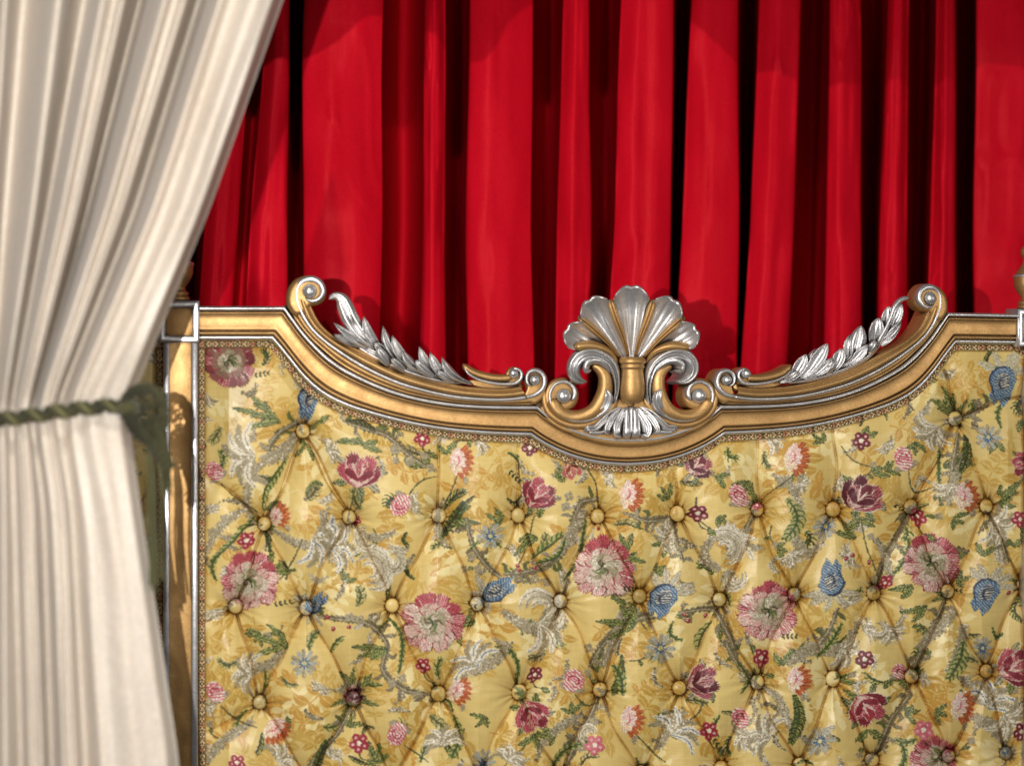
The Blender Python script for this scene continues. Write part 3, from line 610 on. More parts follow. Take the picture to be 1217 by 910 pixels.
# ------------------------------------------------------------------ scroll arms
kC = [(353, 353.5), (356.5, 366), (363.5, 380.5), (375.4, 395.5), (388.6, 407), (404, 418), (426, 432), (453, 446), (479, 456.5), (505.5, 464), (536, 470.6), (569, 474), (602, 474.6), (626.6, 471.7)]
kT = [(369, 362), (372, 368), (376, 376.5), (384, 388), (394, 397), (410, 407), (432, 417), (455, 427.5), (480, 439), (505.5, 447.5), (536, 455), (569, 460), (602, 461), (618, 459)]
kO = [(340, 362), (345, 372), (354, 385), (368, 402), (384, 417), (400, 430.5), (426, 446), (453, 458), (479, 467), (505.5, 473.2), (536, 478), (569, 480.8), (602, 481.6), (637, 481.6)]
cC, cT, cO = [catmull(k, 90) for k in (kC, kT, kO)]
arms = []
for side in (0, 1):
    fl = mirror if side else (lambda a: a)
    m1 = MB()
    sv = np.linspace(0, 1, 20)
    dv = np.where(sv < .08, 26, 0) + np.where(sv >= .08, 24 + 7 * np.sin(pi * np.clip((sv - .05) / .72, 0, 1)) ** .8, 0)
    dv = np.where(sv > .74, 23.5 + 3.2 * np.sin(pi * np.clip((sv - .74) / .24, 0, 1)), dv)
    sv = np.append(sv, [1.0]); dv = np.append(dv, -6)
    px = cC[:, None, 0] * (1 - sv) + cT[:, None, 0] * sv; py = cC[:, None, 1] * (1 - sv) + cT[:, None, 1] * sv
    m1.grid(fl(W(px, py, dv[None, :] + 0 * px)))
    sv = np.linspace(0, 1, 14); dv = 18 + 7 * np.sin(sv * pi * .8) - 3.2 * np.exp(-((sv - .28) / .09) ** 2)
    sv = np.append([-.42, -.02], sv); dv = np.append([9, 14], dv)
    px = cO[:, None, 0] * (1 - sv) + cC[:, None, 0] * sv; py = cO[:, None, 1] * (1 - sv) + cC[:, None, 1] * sv
    m1.grid(fl(W(px, py, dv[None, :] + 0 * px)))
    # big volute body: gold, rounded
    out = [(340.5, 363), (340, 353), (343, 341), (351, 332), (363.5, 327.6), (376.7, 329.8), (384.8, 337.7), (388, 347), (386, 356), (379, 362), (370, 364.5), (362, 372), (352, 376)]
    m1.grid(fl(slab(out, 20, 13, bev=7, h=9, c=(364, 347))))
    # end volute body
    m1.grid(fl(slab([(636, 481), (646, 474), (650.5, 462), (650, 448), (645, 440.5), (635.5, 437.5), (626, 441.5), (622, 451), (625, 462), (622, 474)], 18, 12, bev=4, h=7, c=(636, 456))))
    # thin gold tongue with a curled end above the leaves
    m1.grid(fl(band([(550, 432), (553, 436), (560, 441), (578, 447.5), (598, 449.5), (609, 448.5)], [2.6, 4, 4.5, 5, 4.8, 5], 7, 20, n=40, back=16, ends=(.1, .05))))
    m1.grid(fl(slab([(600, 452), (601, 442), (606, 436.5), (613, 436), (620, 440), (622.5, 448), (619, 456), (610, 459)], 18, 10, bev=3, h=6, c=(611, 447))))
    m1.grid(fl(band([(556, 453), (572, 456.5), (592, 458), (610, 458.5), (622, 458)], [3, 5, 6, 6.5, 6], 3, 14, 'flat', n=24, back=14, ends=(.1, .1))))
    m1.grid(fl(band([(622, 474), (640, 478), (652, 484)], [7, 8, 7], 3, 10, 'flat', n=16, back=12, ends=(.1, .1))))
    arm = m1.build('scroll_arm', GOLD, headboard)
    m2 = MB()
    sp = [tuple(p) for p in cC[::-1][::6]] + [(352.6, 352), (353, 344), (357.5, 336), (366, 331.8), (375, 332.6), (381.8, 338), (384, 346), (381, 353), (374.5, 357.2), (367, 357), (361.5, 352)]
    sp = [(624.5, 452), (627.5, 458), (634, 460.5)][:0] + sp
    m2.grid(fl(band(sp, [2.6] * 14 + [3.2, 3.6, 3.9, 4.0, 4.0, 3.8, 3.5, 3.2, 2.8, 2.2, 1.6], [4.4] * 20 + [4, 3.5], [25] * 13 + [27, 28, 28.5, 28.5, 28, 27.5], n=190, m=11, back=3, ends=(.004, .03))))
    m2.grid(fl(dome(368, 346, 9.0, 8.8, 9, 27.5)))
    m2.grid(fl(band([(626, 471.5), (636, 469), (643.5, 463.5), (647, 456), (646.5, 448), (642, 442), (635, 440), (628.5, 443), (626, 449), (627.5, 456), (633, 459)], [2.4, 2.6, 3, 3, 3, 3, 2.9, 2.7, 2.4, 2, 1.4], 4.5, 25, n=70, m=11, back=3, ends=(0, .08))))
    m2.grid(fl(dome(635.5, 451.5, 6.6, 6.6, 7.5, 25)))
    m2.grid(fl(band([(551, 434.5), (556, 443), (566, 449.5), (583, 454.5), (603, 456.3), (614, 454.5), (619.5, 448.5), (618.8, 441.5), (613, 438), (607, 439.5)], [1, 1.6, 1.8, 2.1, 2.3, 2.3, 2.3, 2.1, 1.9, 1.4], 3.8, 24, n=70, m=9, back=3)))
    m2.grid(fl(dome(610.5, 443.6, 6.2, 6.2, 7.5, 24)))
    m2.build('silver_edge', SILVER, arm)
    arms.append(arm)

# ------------------------------------------------------------------ silver acanthus sprays (carved by hand: the two differ)
def spray(lobes, arm):
    m = MB()
    for pth, w, D, kind in lobes:
        w = [q * (1.08 if arm is arms[0] else 1.22) for q in w]
        k = len(pth)
        if kind == 'leaf' and k == 3 and pth[0][1] > 420:        # the lobes flow out of the stem below them
            sg = 1 if arm is arms[0] else -1
            pth = [(pth[0][0] + sg * 15, pth[0][1] + 5.5)] + list(pth); w = [1.5, w[0] * .8] + list(w[1:]); k = 4
        if kind == 'leaf' and k < 5: kind = 'dish' if len(m.v) % 3 else 'leaf'
        m.grid(band(pth, w, [2, 5.5, 6.5, 4.5], [D - 3, D, D + 2.5, D + 4.5] if k < 5 else D, kind, n=30, m=23, back=10, ends=(.06, .24)))
    o = m.build('acanthus_leaf', SILVER, arm); return o
spray([([(391, 355.5), (398, 351.5), (405, 354.5), (410, 364), (416, 378), (430, 398), (447, 415)], [3.2, 4, 6.5, 9, 9.5, 8, 3], 28, 'leaf'),
       ([(436, 402), (424, 384), (417, 363)], [4.5, 5.5, .8], 25, 'leaf'), ([(449, 414), (438, 396), (432, 375)], [5, 6, 1], 27, 'leaf'),
       ([(444, 414), (418, 401), (396, 383)], [4, 6, 1], 26, 'leaf'), ([(432, 411), (414, 405), (396, 397)], [3, 4.5, 1], 24, 'leaf'),
       ([(470, 428), (458, 420), (450, 412), (444, 408)], [2.5, 5, 4.5, 2], 28, 'leaf'),
       ([(473, 426), (461, 409), (455, 386.5)], [5, 6, 1], 26, 'leaf'), ([(486, 431), (473, 416), (466, 398)], [5, 6, 1.2], 28, 'leaf'),
       ([(463, 434), (456, 425), (449, 413)], [3, 5.5, 3.5], 31, 'twin'), ([(497, 438), (485, 429), (478, 415)], [4, 5.5, 1.5], 29, 'leaf'),
       ([(516, 443), (505, 429), (498, 411)], [5, 5.8, 1], 26, 'leaf'), ([(528, 446), (517, 433), (511, 418)], [4.5, 5.5, 1.2], 28, 'leaf'),
       ([(547, 451), (533, 441), (525, 424)], [4, 5.6, 1.5], 29, 'leaf'), ([(516, 448), (505, 440), (494, 428)], [3, 5.2, 3.4], 31, 'twin'),
       ([(482, 441), (474, 434), (465, 426)], [3, 4.6, 3], 30, 'twin'), ([(541, 452), (530, 448), (520, 441)], [3, 4.4, 3], 30, 'twin'),
       ([(424, 409), (452, 424), (479, 436), (505, 445), (532, 451.5), (556, 455)], [4, 6, 6, 5.6, 5, 2], 24, 'leaf')], arms[0])
spray([([(1081, 354), (1072, 355.5), (1065, 362), (1059, 377), (1050, 396), (1042, 409)], [1.6, 2.4, 3, 2.6, 2.4, 2], 31, 'round'),
       ([(1049, 395), (1055, 381), (1056, 364)], [4, 7.6, 3.5], 26, 'leaf'), ([(1057, 391), (1066, 376), (1071.5, 360)], [3.2, 5.6, 1.5], 27, 'leaf'),
       ([(1050, 404), (1062, 393), (1071, 382)], [3.4, 5, 1.2], 28, 'leaf'), ([(1045, 410), (1058, 400), (1069, 388)], [3, 4.2, 1.2], 25, 'leaf'),
       ([(1039, 411), (1041.5, 396), (1044, 378)], [5, 8, 4], 28, 'leaf'), ([(1013, 426), (1019, 407), (1023.5, 387)], [5, 8.4, 4.6], 28, 'leaf'),
       ([(1007, 426), (1009, 412), (1011.5, 397)], [4, 6, 3], 25, 'leaf'), ([(1012, 430), (1022, 421), (1031.5, 409)], [3.5, 5.4, 2], 30, 'leaf'),
       ([(1030, 419), (1036, 413), (1041, 405)], [3, 4.5, 2], 30, 'twin'), ([(992, 437), (997, 426), (1000.5, 414)], [4.5, 6.8, 3.4], 27, 'leaf'),
       ([(958, 444), (972, 427), (983.5, 408)], [4.5, 7.4, 3.6], 28, 'leaf'), ([(961, 433), (966, 425), (970.5, 414)], [4, 5.2, 2.4], 25, 'leaf'),
       ([(969, 445), (980, 437), (989, 425)], [3, 5.4, 2.2], 30, 'leaf'), ([(941, 449), (950, 437), (958.5, 421)], [4, 6.8, 3.4], 27, 'leaf'),
       ([(980, 443), (986, 437), (993, 428)], [3, 4.4, 2], 31, 'twin'), ([(932, 453), (942, 447), (950, 441)], [2, 4, 2], 28, 'twin'),
       ([(934, 454), (962, 448), (998, 437), (1026, 423), (1046, 409)], [2, 5, 6, 6, 4], 24, 'leaf')], arms[1])

pol0 = lambda cx, cy, a, r: (cx + cos(a) * r, cy + sin(a) * r)
# ------------------------------------------------------------------ shell crest
mb = MB()
back = [(648, 476), (653, 488), (662, 497), (676, 505), (694, 512), (716, 518.5), (738, 521.5), (750, 522), (750, 478), (738, 480), (730, 482), (722, 492), (708, 502), (690, 505.5), (672, 501), (660, 492), (654, 480)]
for fl in (lambda a: a, mirror):
    mb.grid(fl(band([(646, 482), (655, 493), (668, 502), (690, 509), (716, 514), (750, 516)], [5, 8, 9, 10, 14, 15], 4, 18, 'flat', n=50, m=11, back=18, ends=(0, 0))))
    mb.grid(fl(band([(722, 508), (728, 496), (734, 484), (744, 478)], [10, 9, 8, 9], 4, 19, 'flat', n=24, back=18, ends=(0, 0))))
    # gold C scroll with its volute
    mb.grid(fl(band([(657, 472), (659.5, 482), (667, 490.5), (680, 495.5), (694, 494.5), (707, 488), (716, 475), (720.5, 459), (719, 445), (711, 436), (701, 434)], [9, 9, 8.5, 8.5, 9, 10, 10.5, 10, 9, 7, 4], [9, 9, 9, 9, 10, 11, 11, 11, 10, 8, 5], [22, 22, 22, 22, 22, 22, 22, 23, 24, 25, 26], n=90, m=15, back=24, ends=(.06, .05))))
    mb.grid(fl(slab([(645, 470), (650, 457), (660, 450), (672, 449), (682, 456), (687.5, 467), (686, 478), (678, 487), (664, 490), (650, 485)], 20, 13, bev=6, h=6.5, c=(668, 470))))
    # gold outer lip behind the silver line
    mb.grid(fl(band([(649, 462), (647.5, 474), (652, 488), (664, 499), (680, 505), (697, 504.5), (714, 497), (728, 483), (735, 466)], [4, 4.5, 5, 5, 5, 5, 5, 5, 4], 5, 21, n=60, back=22)))
    mb.grid(fl(band([(688, 446), (684, 452), (676, 453)], [5, 5, 4], 6, 22, n=14, back=20)))
mb.grid(slab([pol0(750.5, 430, -pi / 2 + t, r) for t, r in ((-1.45, 60), (-1.2, 68), (-.9, 72), (-.55, 74), (-.2, 76), (.2, 76), (.55, 74), (.9, 72), (1.2, 68), (1.45, 60), (2.2, 14), (-2.2, 14))], 16, 20, bev=4, h=4, c=(750.5, 424)))
mb.grid(slab([(736, 476), (765, 476), (772, 492), (766, 512), (735, 512), (729, 492)], 14, 14, bev=3, h=4, c=(750.5, 492)))
crest = mb.build('shell_crest', GOLD, headboard)

def flute(base, tip, wb, wt, D0, lobes=3, bend=0.0):
    base = np.array(base, float); tip = np.array(tip, float); ax = tip - base; L = np.linalg.norm(ax); ax /= L; nx = np.array([-ax[1], ax[0]])
    n, m = 40, 33
    v = np.linspace(0, 1, n)[:, None]; u = np.linspace(-1, 1, m)[None, :]
    prof_w = wb + (wt - wb) * (v ** .95) * (1 - .22 * np.clip((v - .8) / .2, 0, 1) ** 2)
    r = L * v * (1 - .15 * v ** 5 * (np.abs(u) ** 2.2) - .03 * v ** 8 * np.exp(-(u / .2) ** 2))
    off = u * prof_w
    px = base[0] + ax[0] * r + nx[0] * (off + bend * v ** 2 * 4); py = base[1] + ax[1] * r + nx[1] * (off + bend * v ** 2 * 4)
    dish = (np.abs(u) ** 1.8) * (3.5 + 8.5 * v) + .9 * np.cos(u * pi * 3.0) * np.clip(v * 1.4, 0, 1) * (1 - .4 * v)
    lip = 10 * np.clip((v - .62) / .38, 0, 1) ** 2 * (1 - .35 * np.abs(u) ** 2)
    dep = D0 + 11 * np.sin(v * 1.35) + dish + lip - 2.5 * np.clip((np.abs(u) - .9) / .1, 0, 1)
    rows = [(px, py, dep)]
    # rolled lip over the tip
    ex, ey, ed = px[-1:], py[-1:], dep[-1:]
    ext = [(ex + ax[0] * q, ey + ax[1] * q, ed - dq) for q, dq in ((1.6, .8), (2.5, 3), (2.6, 7), (1.5, 14), (0, 30))]
    px = np.concatenate([px] + [e[0] for e in ext]); py = np.concatenate([py] + [e[1] for e in ext]); dep = np.concatenate([dep] + [e[2] for e in ext])
    # side walls
    px = np.concatenate([px[:, :1], px, px[:, -1:]], 1); py = np.concatenate([py[:, :1], py, py[:, -1:]], 1)
    dep = np.concatenate([dep[:, :1] - 16, dep, dep[:, -1:] - 16], 1)
    return W(px, py, dep)
for base, tip, wb, wt in (((750.5, 424), (750.5, 340), 3.2, 24.5), ((744, 427), (700, 356), 3.2, 23.5), ((757, 427), (801, 356), 3.2, 23.5), ((737, 431), (673.5, 391), 3.2, 20.5), ((764, 431), (827.5, 391), 3.2, 20.5)):
    m = MB(); m.grid(flute(base, tip, wb, wt, 22)); m.build('shell_flute', SILVER, crest)
for pth, w, D in (([(747, 424), (741, 402), (731, 375), (725, 355.5)], [1.8, 3.4, 4.8, 4.6], 33), ([(755, 424), (761, 402), (771, 375), (777, 355.5)], [1.8, 3.4, 4.8, 4.6], 33),
                  ([(738, 426), (722, 407), (703, 389), (686.5, 376)], [1.8, 3.3, 4.6, 4.4], 32), ([(764, 426), (780, 407), (799, 389), (814, 376.5)], [1.8, 3.3, 4.6, 4.4], 32),
                  ([(735, 433), (725, 419), (706, 411), (682, 413)], [2, 4, 6, 5.6], 31), ([(767, 433), (777, 419), (797, 411.5), (820, 414)], [2, 4, 6, 5.6], 31)):
    m = MB(); m.grid(band(pth, w, [4, 7, 9, 9], [D - 6, D, D + 4, D + 5], 'twin' if len(w) and w[0] < 1.9 else 'round', n=40, m=17, back=34, ends=(.02, .1))); m.build('shell_rib', GOLD, crest)
m = MB(); m.grid(lathe(750.5, [(424, 9), (425, 15), (428, 17.2), (431.5, 17), (433, 15.2), (434.5, 15.6), (436.5, 15.8), (438.5, 14.4), (444, 14.6), (455, 15.8), (464, 15.9), (471, 14.8), (476, 12.6), (479, 8)], 27, squash=.95)); m.build('gilt_knob', GOLD, crest)
m = MB()
for fl in (lambda a: a, mirror):
    # silver line spiralling round the volute, ball at its eye
    m.grid(fl(band([(727, 480), (719, 489), (708, 496.5), (693, 500.3), (676, 498.5), (662, 490), (654.5, 478), (654, 466), (659, 457.5), (668, 453.5), (677, 455.5), (682.5, 462), (683, 470), (679, 477)], [1, 1.5, 1.7, 1.8, 1.8, 1.9, 1.9, 1.9, 2, 2.1, 2.3, 2.6, 2.8, 2], 3, [27] * 14, n=110, m=9, back=5, ends=(.02, .05))))
    m.grid(fl(dome(670, 470.5, 9.6, 9.4, 9.5, 25)))
    m.grid(fl(band([(729, 480), (733, 466), (733, 450), (728, 434), (717, 424), (703, 420), (690, 424), (682.5, 434), (682.5, 445), (689, 452), (698, 453.5)], [2, 3.6, 5, 6.6, 8, 9, 9.5, 9, 7.5, 5, 1.5], [5, 7, 8, 9, 10, 11, 11, 10, 9, 7, 3], [25, 26, 28, 30, 32, 33, 33, 32, 30, 28, 26], 'leaf', n=80, m=21, back=26, ends=(.03, .06))))
    m.grid(fl(band([(727, 446), (720, 434), (711, 428), (702, 428.5), (696.5, 434), (698, 440.5), (703, 440)], [2, 4, 5, 5, 4.6, 4, 2], [4, 6, 7, 8, 8, 7, 4], [27, 31, 34, 35, 35, 34, 32], n=44, m=13, back=12)))
    m.grid(fl(band([(718.5, 461), (722.5, 469), (721, 480), (713, 490), (703, 496)], [1, 5, 6, 4.6, 1], [3, 6, 6, 5, 3], [32, 31, 29, 27, 26], 'leaf', n=36, m=15, back=10)))
m.build('silver_scroll', SILVER, crest)
m = MB()
for dx in (-5.2, 5.2): m.grid(band([(750.5 + dx * .8, 483), (750.5 + dx, 500), (750.5 + dx, 513), (750.5 + dx * 1.05, 521)], [4, 5.2, 6, 5.4], [4, 7, 8, 7], [22, 24, 26, 25], n=30, m=13, back=8, ends=(.15, .14)))
m.grid(band([(750.5, 482), (750.5, 500), (750.5, 517)], [3, 3, 2.4], 8, 24, n=20, back=8))
for fl in (lambda a: a, mirror):
    m.grid(fl(band([(745, 484), (737, 497), (733, 509), (735, 517), (740, 516)], [4, 5.5, 6, 4, 2], [4, 6, 8, 7, 4], [22, 24, 26, 26, 25], 'leaf', n=34, m=15, back=8)))
    m.grid(fl(band([(741, 485), (730, 494), (724, 504), (722, 513), (726, 516)], [4, 5, 5.5, 4, 2], [4, 6, 7, 7, 4], [21, 23, 25, 25, 24], 'leaf', n=34, m=15, back=8)))
    m.grid(fl(band([(742, 484), (727, 491), (716, 501), (707, 508.5), (698, 509.5), (694, 513.5)], [3.6, 5.4, 5.4, 4.4, 4.4, 3], [3, 5, 6, 6, 6, 4], [20, 22, 23, 23, 23, 22], 'leaf', n=40, m=15, back=8)))
    m.grid(fl(band([(699, 513), (708, 514), (717, 513), (724, 508)], [2.6, 3, 3, 2], 5, 21, n=20, back=8)))
m.build('acanthus_pendant', SILVER, crest)

# ------------------------------------------------------------------ posts
def boxg(m, x0, x1, y0, y1, D1, D0, bev=1.2):
    """upright box face with eased edges"""
    xs = [x0, x0, x0 + bev * .4, x0 + bev, x1 - bev, x1 - bev * .4, x1, x1]; ys = [y0, y0, y0 + bev * .4, y0 + bev, y1 - bev, y1 - bev * .4, y1, y1]
    e = [3, 1, .35, 0, 0, .35, 1, 3]
    X, Y = np.meshgrid(xs, ys); E = np.maximum(*np.meshgrid(e, e))
    D = np.where(E > 2, D0, D1 - bev * E * 1.0)
    m.grid(W(X, Y, D))
def frame_ring(m, x0, x1, y0, y1, wd, D1, D0):
    """picture-frame ring with mitred rounded profile"""
    t = np.linspace(0, 1, 9); prof_ = np.concatenate([[0], t, [1]]); dep = np.concatenate([[D0], D1 - 1.6 * np.abs(t * 2 - 1) ** 3, [D1 - 6]])
    g = []
    for cx, cy, sx, sy in ((x0, y0, 1, 1), (x1, y0, -1, 1), (x1, y1, -1, -1), (x0, y1, 1, -1), (x0, y0, 1, 1)):
        g.append(W(cx + sx * wd * prof_, cy + sy * wd * prof_, dep))
    m.grid(np.stack(g))
def make_post(mir):
    fl = mirror if mir else (lambda a: a)
    ox = -14 if mir else 0
    class M2(MB):
        def grid(self, a, closed=False): MB.grid(self, fl(a), closed)
    m = M2(); xx = np.linspace(201, 228, 13) + ox; tt = np.linspace(-1, 1, 13)
    dd = 15.5 - 1.2 * (1 - tt ** 2); ys = np.linspace(404, 1010, 40)
    X, Y = np.meshgrid(xx, ys); m.grid(W(X, Y, dd[None, :] + 0 * X)); boxg(m, 195 + ox, 234 + ox, 404, 1010, 13, -14)
    post = m.build('post', GOLD, headboard)
    for a, b in ((194, 201.8), (227, 235.2)):
        m = M2(); boxg(m, a + ox, b + ox, 406, 1010, 18.5, 0, bev=2.2); m.build('silver_edge', SILVER, post)
    m = M2(); boxg(m, 189.5, 236, 358.5, 406, 16, -14)
    nb = m.build('block', GOLD, post)
    m = M2(); frame_ring(m, 188.5, 237, 357.3, 407, 8.2, 21, -10); m.build('silver_frame', SILVER, nb)
    m = M2(); m.grid(lathe(212, [(357, 12), (355.5, 12.5), (353, 12), (351.5, 10), (350, 11.2), (347.5, 11), (346, 8.5), (343, 7.4), (339, 9), (333, 13), (326, 15.8), (319, 16.6), (315, 16.8), (313, 16.8), (311.6, 15), (309, 13.4), (304, 10), (299, 6.8), (294, 4.9), (290, 5), (286, 7), (281, 8), (276, 6.6), (273, 3), (272, .3)], 0, n=110)); fin = m.build('finial', GOLD, post)
    m = M2(); m.grid(lathe(212, [(315.4, 16.9), (314, 17.6), (312.6, 17.4), (311.4, 15)], 0, n=14)); m.build('silver_rim', SILVER, fin)
    return post
make_post(False); make_post(True)
# short rail running on beyond the left post, behind the drape
m = MB(); g = []
for x in (20, 105, 190): g.append(W(np.full(len(gs), x), 403 - 36 * np.array(gs), np.array(gd) * .9))
m.grid(np.stack(g)); m.build('rail_moulding', GOLD, headboard)

# ------------------------------------------------------------------ tufted upholstery
BUT = [(360, 512), (1135, 497), (314, 622), (415, 614), (522, 612), (616, 612), (710, 613), (805, 610), (900, 605), (990, 605), (1082, 602), (1172, 601),
       (280, 720), (364, 722), (466, 719), (567, 717), (666, 714), (760, 708), (855, 712), (944, 706), (1038, 704), (1126, 702), (1217, 694),
       (309, 834), (420, 830), (521, 824), (617, 822), (713, 819), (807, 817), (900, 810), (990, 806), (1083, 803), (1172, 797),
       (368, 936), (467, 932), (568, 926), (665, 922), (762, 918), (857, 912), (950, 908), (1036, 903), (1127, 898), (1196, 895)]
edges = []
for i, (x, y) in enumerate(BUT):
    for j, (x2, y2) in enumerate(BUT):
        if j > i and 70 < y2 - y < 135 and abs(x2 - x) < 78: edges.append((x, y, x2, y2))
lowA = rA; XA = np.concatenate([rA[:, 0]]); 
gA = full_rail([0.0], [0.0])[:, 0]                      # lower rail edge in metres
gM = full_rail([0.55], [0.0])[:, 0]
def to_px(w):
    d = w - np.array([CX, CY, CAMZ]); z = d @ FW; return PW / 2 + F * (d @ RT) / z, PH / 2 - F * d[:, 2] / z
ax_, ay_ = to_px(gA); mx_, my_ = to_px(gM)
top_edge = lambda x: np.interp(x, ax_, ay_)
def top_y(x): return np.interp(x, mx_, my_, left=388, right=388)
for x, y in BUT[2:12]:                                      # pleats running up from the first full row to the frame
    if 440 < x < 1060: edges.append((x, y, x + jit(3), float(top_edge(x)) - 4))
edges += [(360, 512, 366, 455), (1135, 497, 1122, 440), (280, 720, 238, 740), (314, 622, 240, 560), (309, 834, 240, 870), (314, 622, 280, 720), (280, 720, 309, 834), (415, 614, 360, 512), (314, 622, 360, 512), (1135, 497, 1215, 470), (1135, 497, 1172, 601), (1082, 602, 1135, 497)]
edges = list(dict.fromkeys(edges))
def cloth_height(X, Y, edges, buttons, edge_d):
    dmin = np.full(X.shape, 95.0); G = np.zeros(X.shape); ST = np.zeros(X.shape)
    for x1, y1, x2, y2 in edges:
        bow = jit(4.5); x0_, x1_ = min(x1, x2) - 95, max(x1, x2) + 95; y0_, y1_ = min(y1, y2) - 95, max(y1, y2) + 95
        msk = (X > x0_) & (X < x1_) & (Y > y0_) & (Y < y1_)
        xs, ys = X[msk], Y[msk]; L2 = (x2 - x1) ** 2 + (y2 - y1) ** 2; L = sqrt(L2)
        t = np.clip(((xs - x1) * (x2 - x1) + (ys - y1) * (y2 - y1)) / L2, 0, 1)
        b = bow * np.sin(pi * t) + 1.2 * np.sin(t * 9 + bow)
        ex = xs - (x1 + t * (x2 - x1)) + b * (y2 - y1) / L; ey = ys - (y1 + t * (y2 - y1)) - b * (x2 - x1) / L
        d = np.hypot(ex, ey); sg = np.sign(ex * (y2 - y1) - ey * (x2 - x1)) * (1 if bow > 0 else -1)
        dmin[msk] = np.minimum(dmin[msk], d)
        amp = rng.uniform(.5, 1.8) + 3.6 * np.abs(2 * t - 1) ** 2.2 + .6 * np.sin(t * 14 + bow * 3)
        G[msk] = np.maximum(G[msk], amp * np.exp(-(d / 1.25) ** 2))
        ST[msk] += sg * 1.3 * np.exp(-d / 3.5) * np.sin(pi * np.clip(t, 0, 1)) ** .5
    H = 19.0 * (1 - np.exp(-dmin ** 1.1 / 25.0)) - G + ST
    for x, y in buttons:
        msk = (np.abs(X - x) < 80) & (np.abs(Y - y) < 80)
        xs, ys = X[msk] - x, Y[msk] - y; r = np.hypot(xs, ys); a = np.arctan2(ys, xs)
        win = np.clip(1 - (r / 80) ** 2, 0, 1) ** 2
        ph = rng.uniform(0, 6.3, 4)
        wr = np.sin(7 * a + ph[0]) * .5 + np.sin(12 * a + ph[1] + .03 * r) * .55 + np.sin(19 * a + ph[2]) * .35
        H[msk] += (wr * 3.8 * np.exp(-r / 19.0) * np.clip(r / 9, 0, 1) - 10 * np.exp(-r / 26)) * win - 16.0 * np.exp(-(r / 12.5) ** 1.6)
    return H * np.clip(edge_d / 34.0, 0, 1) ** .9 - 1.5
def upholstery(x0, x1, nx, ny, topf, edges, buttons, name, lx, rx, ybot=985):
    u = np.linspace(x0, x1, nx); v = np.linspace(0, 1, ny)[:, None]
    ty = topf(u)[None, :]; Y = ty + v * (ybot - ty); X = np.broadcast_to(u[None, :], Y.shape).copy()
    te = np.interp(u, ax_, ay_) if name == 'main' else np.full(nx, 405.0)
    ed = np.minimum(np.minimum(Y - te[None, :], X - lx), rx - X)
    H = cloth_height(X, Y, edges, buttons, np.maximum(ed, 0))
    H += noise2(Y.shape, (26, 40), 11) * .35 + noise2(Y.shape, (70, 110), 12) * .12
    SX, SY = X.copy(), Y.copy()
    for bx_, by_ in buttons:
        k = np.exp(-((X - bx_) ** 2 + (Y - by_) ** 2) / 19.0 ** 2); SX += (X - bx_) * k * .55; SY += (Y - by_) * k * .55
    c = sample(SX, SY)
    H += .35 * c[..., 3] * (ed > 0)
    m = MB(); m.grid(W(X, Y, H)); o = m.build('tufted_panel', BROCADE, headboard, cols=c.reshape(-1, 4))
    return X, Y, H, o
X, Y, H, panel = upholstery(232, 1242, 1580, 900, top_y, edges, BUT, 'main', 238, 1232)
hb = lambda x, y: -8.0
BL = [(120, 520), (150, 620), (108, 720), (150, 830), (120, 930)]
EL = [(a[0], a[1], b[0], b[1]) for a, b in zip(BL[:-1], BL[1:])] + [(150, 620, 195, 560), (150, 830, 195, 780), (150, 620, 195, 690)]
upholstery(30, 200, 200, 560, lambda u: np.full(len(u), 392.0), EL, BL, 'side', 20, 193)
for x, y in BUT:
    r = 8.9 + jit(.8); dk_ = rng.uniform(.55, 1.0); tl, tv = jit(.9), jit(.9)
    a = np.linspace(0, 2 * pi, 25); R = np.sin(np.linspace(0, 1, 9) * pi / 2); R = np.append(R, 1.0)[:, None]
    D = -13 + jit(1.2) + 6.0 * np.sqrt(np.clip(1 - R ** 2, 0, 1)) ** .8; D[-1] = -20; D = D + R * (np.cos(a) * tl + np.sin(a) * tv)
    px = x + r * R * np.cos(a); py = y + r * R * np.sin(a)
    ox, oy = jit(9), jit(9)
    c = sample(x + ox + (px - x) * 1.1, y + oy + (py - y) * 1.1); c[..., :3] *= dk_
    m = MB(); m.grid(W(px, py, D + 0 * a)); m.build('tuft_button', BROCADE, panel, cols=c.reshape(-1, 4))

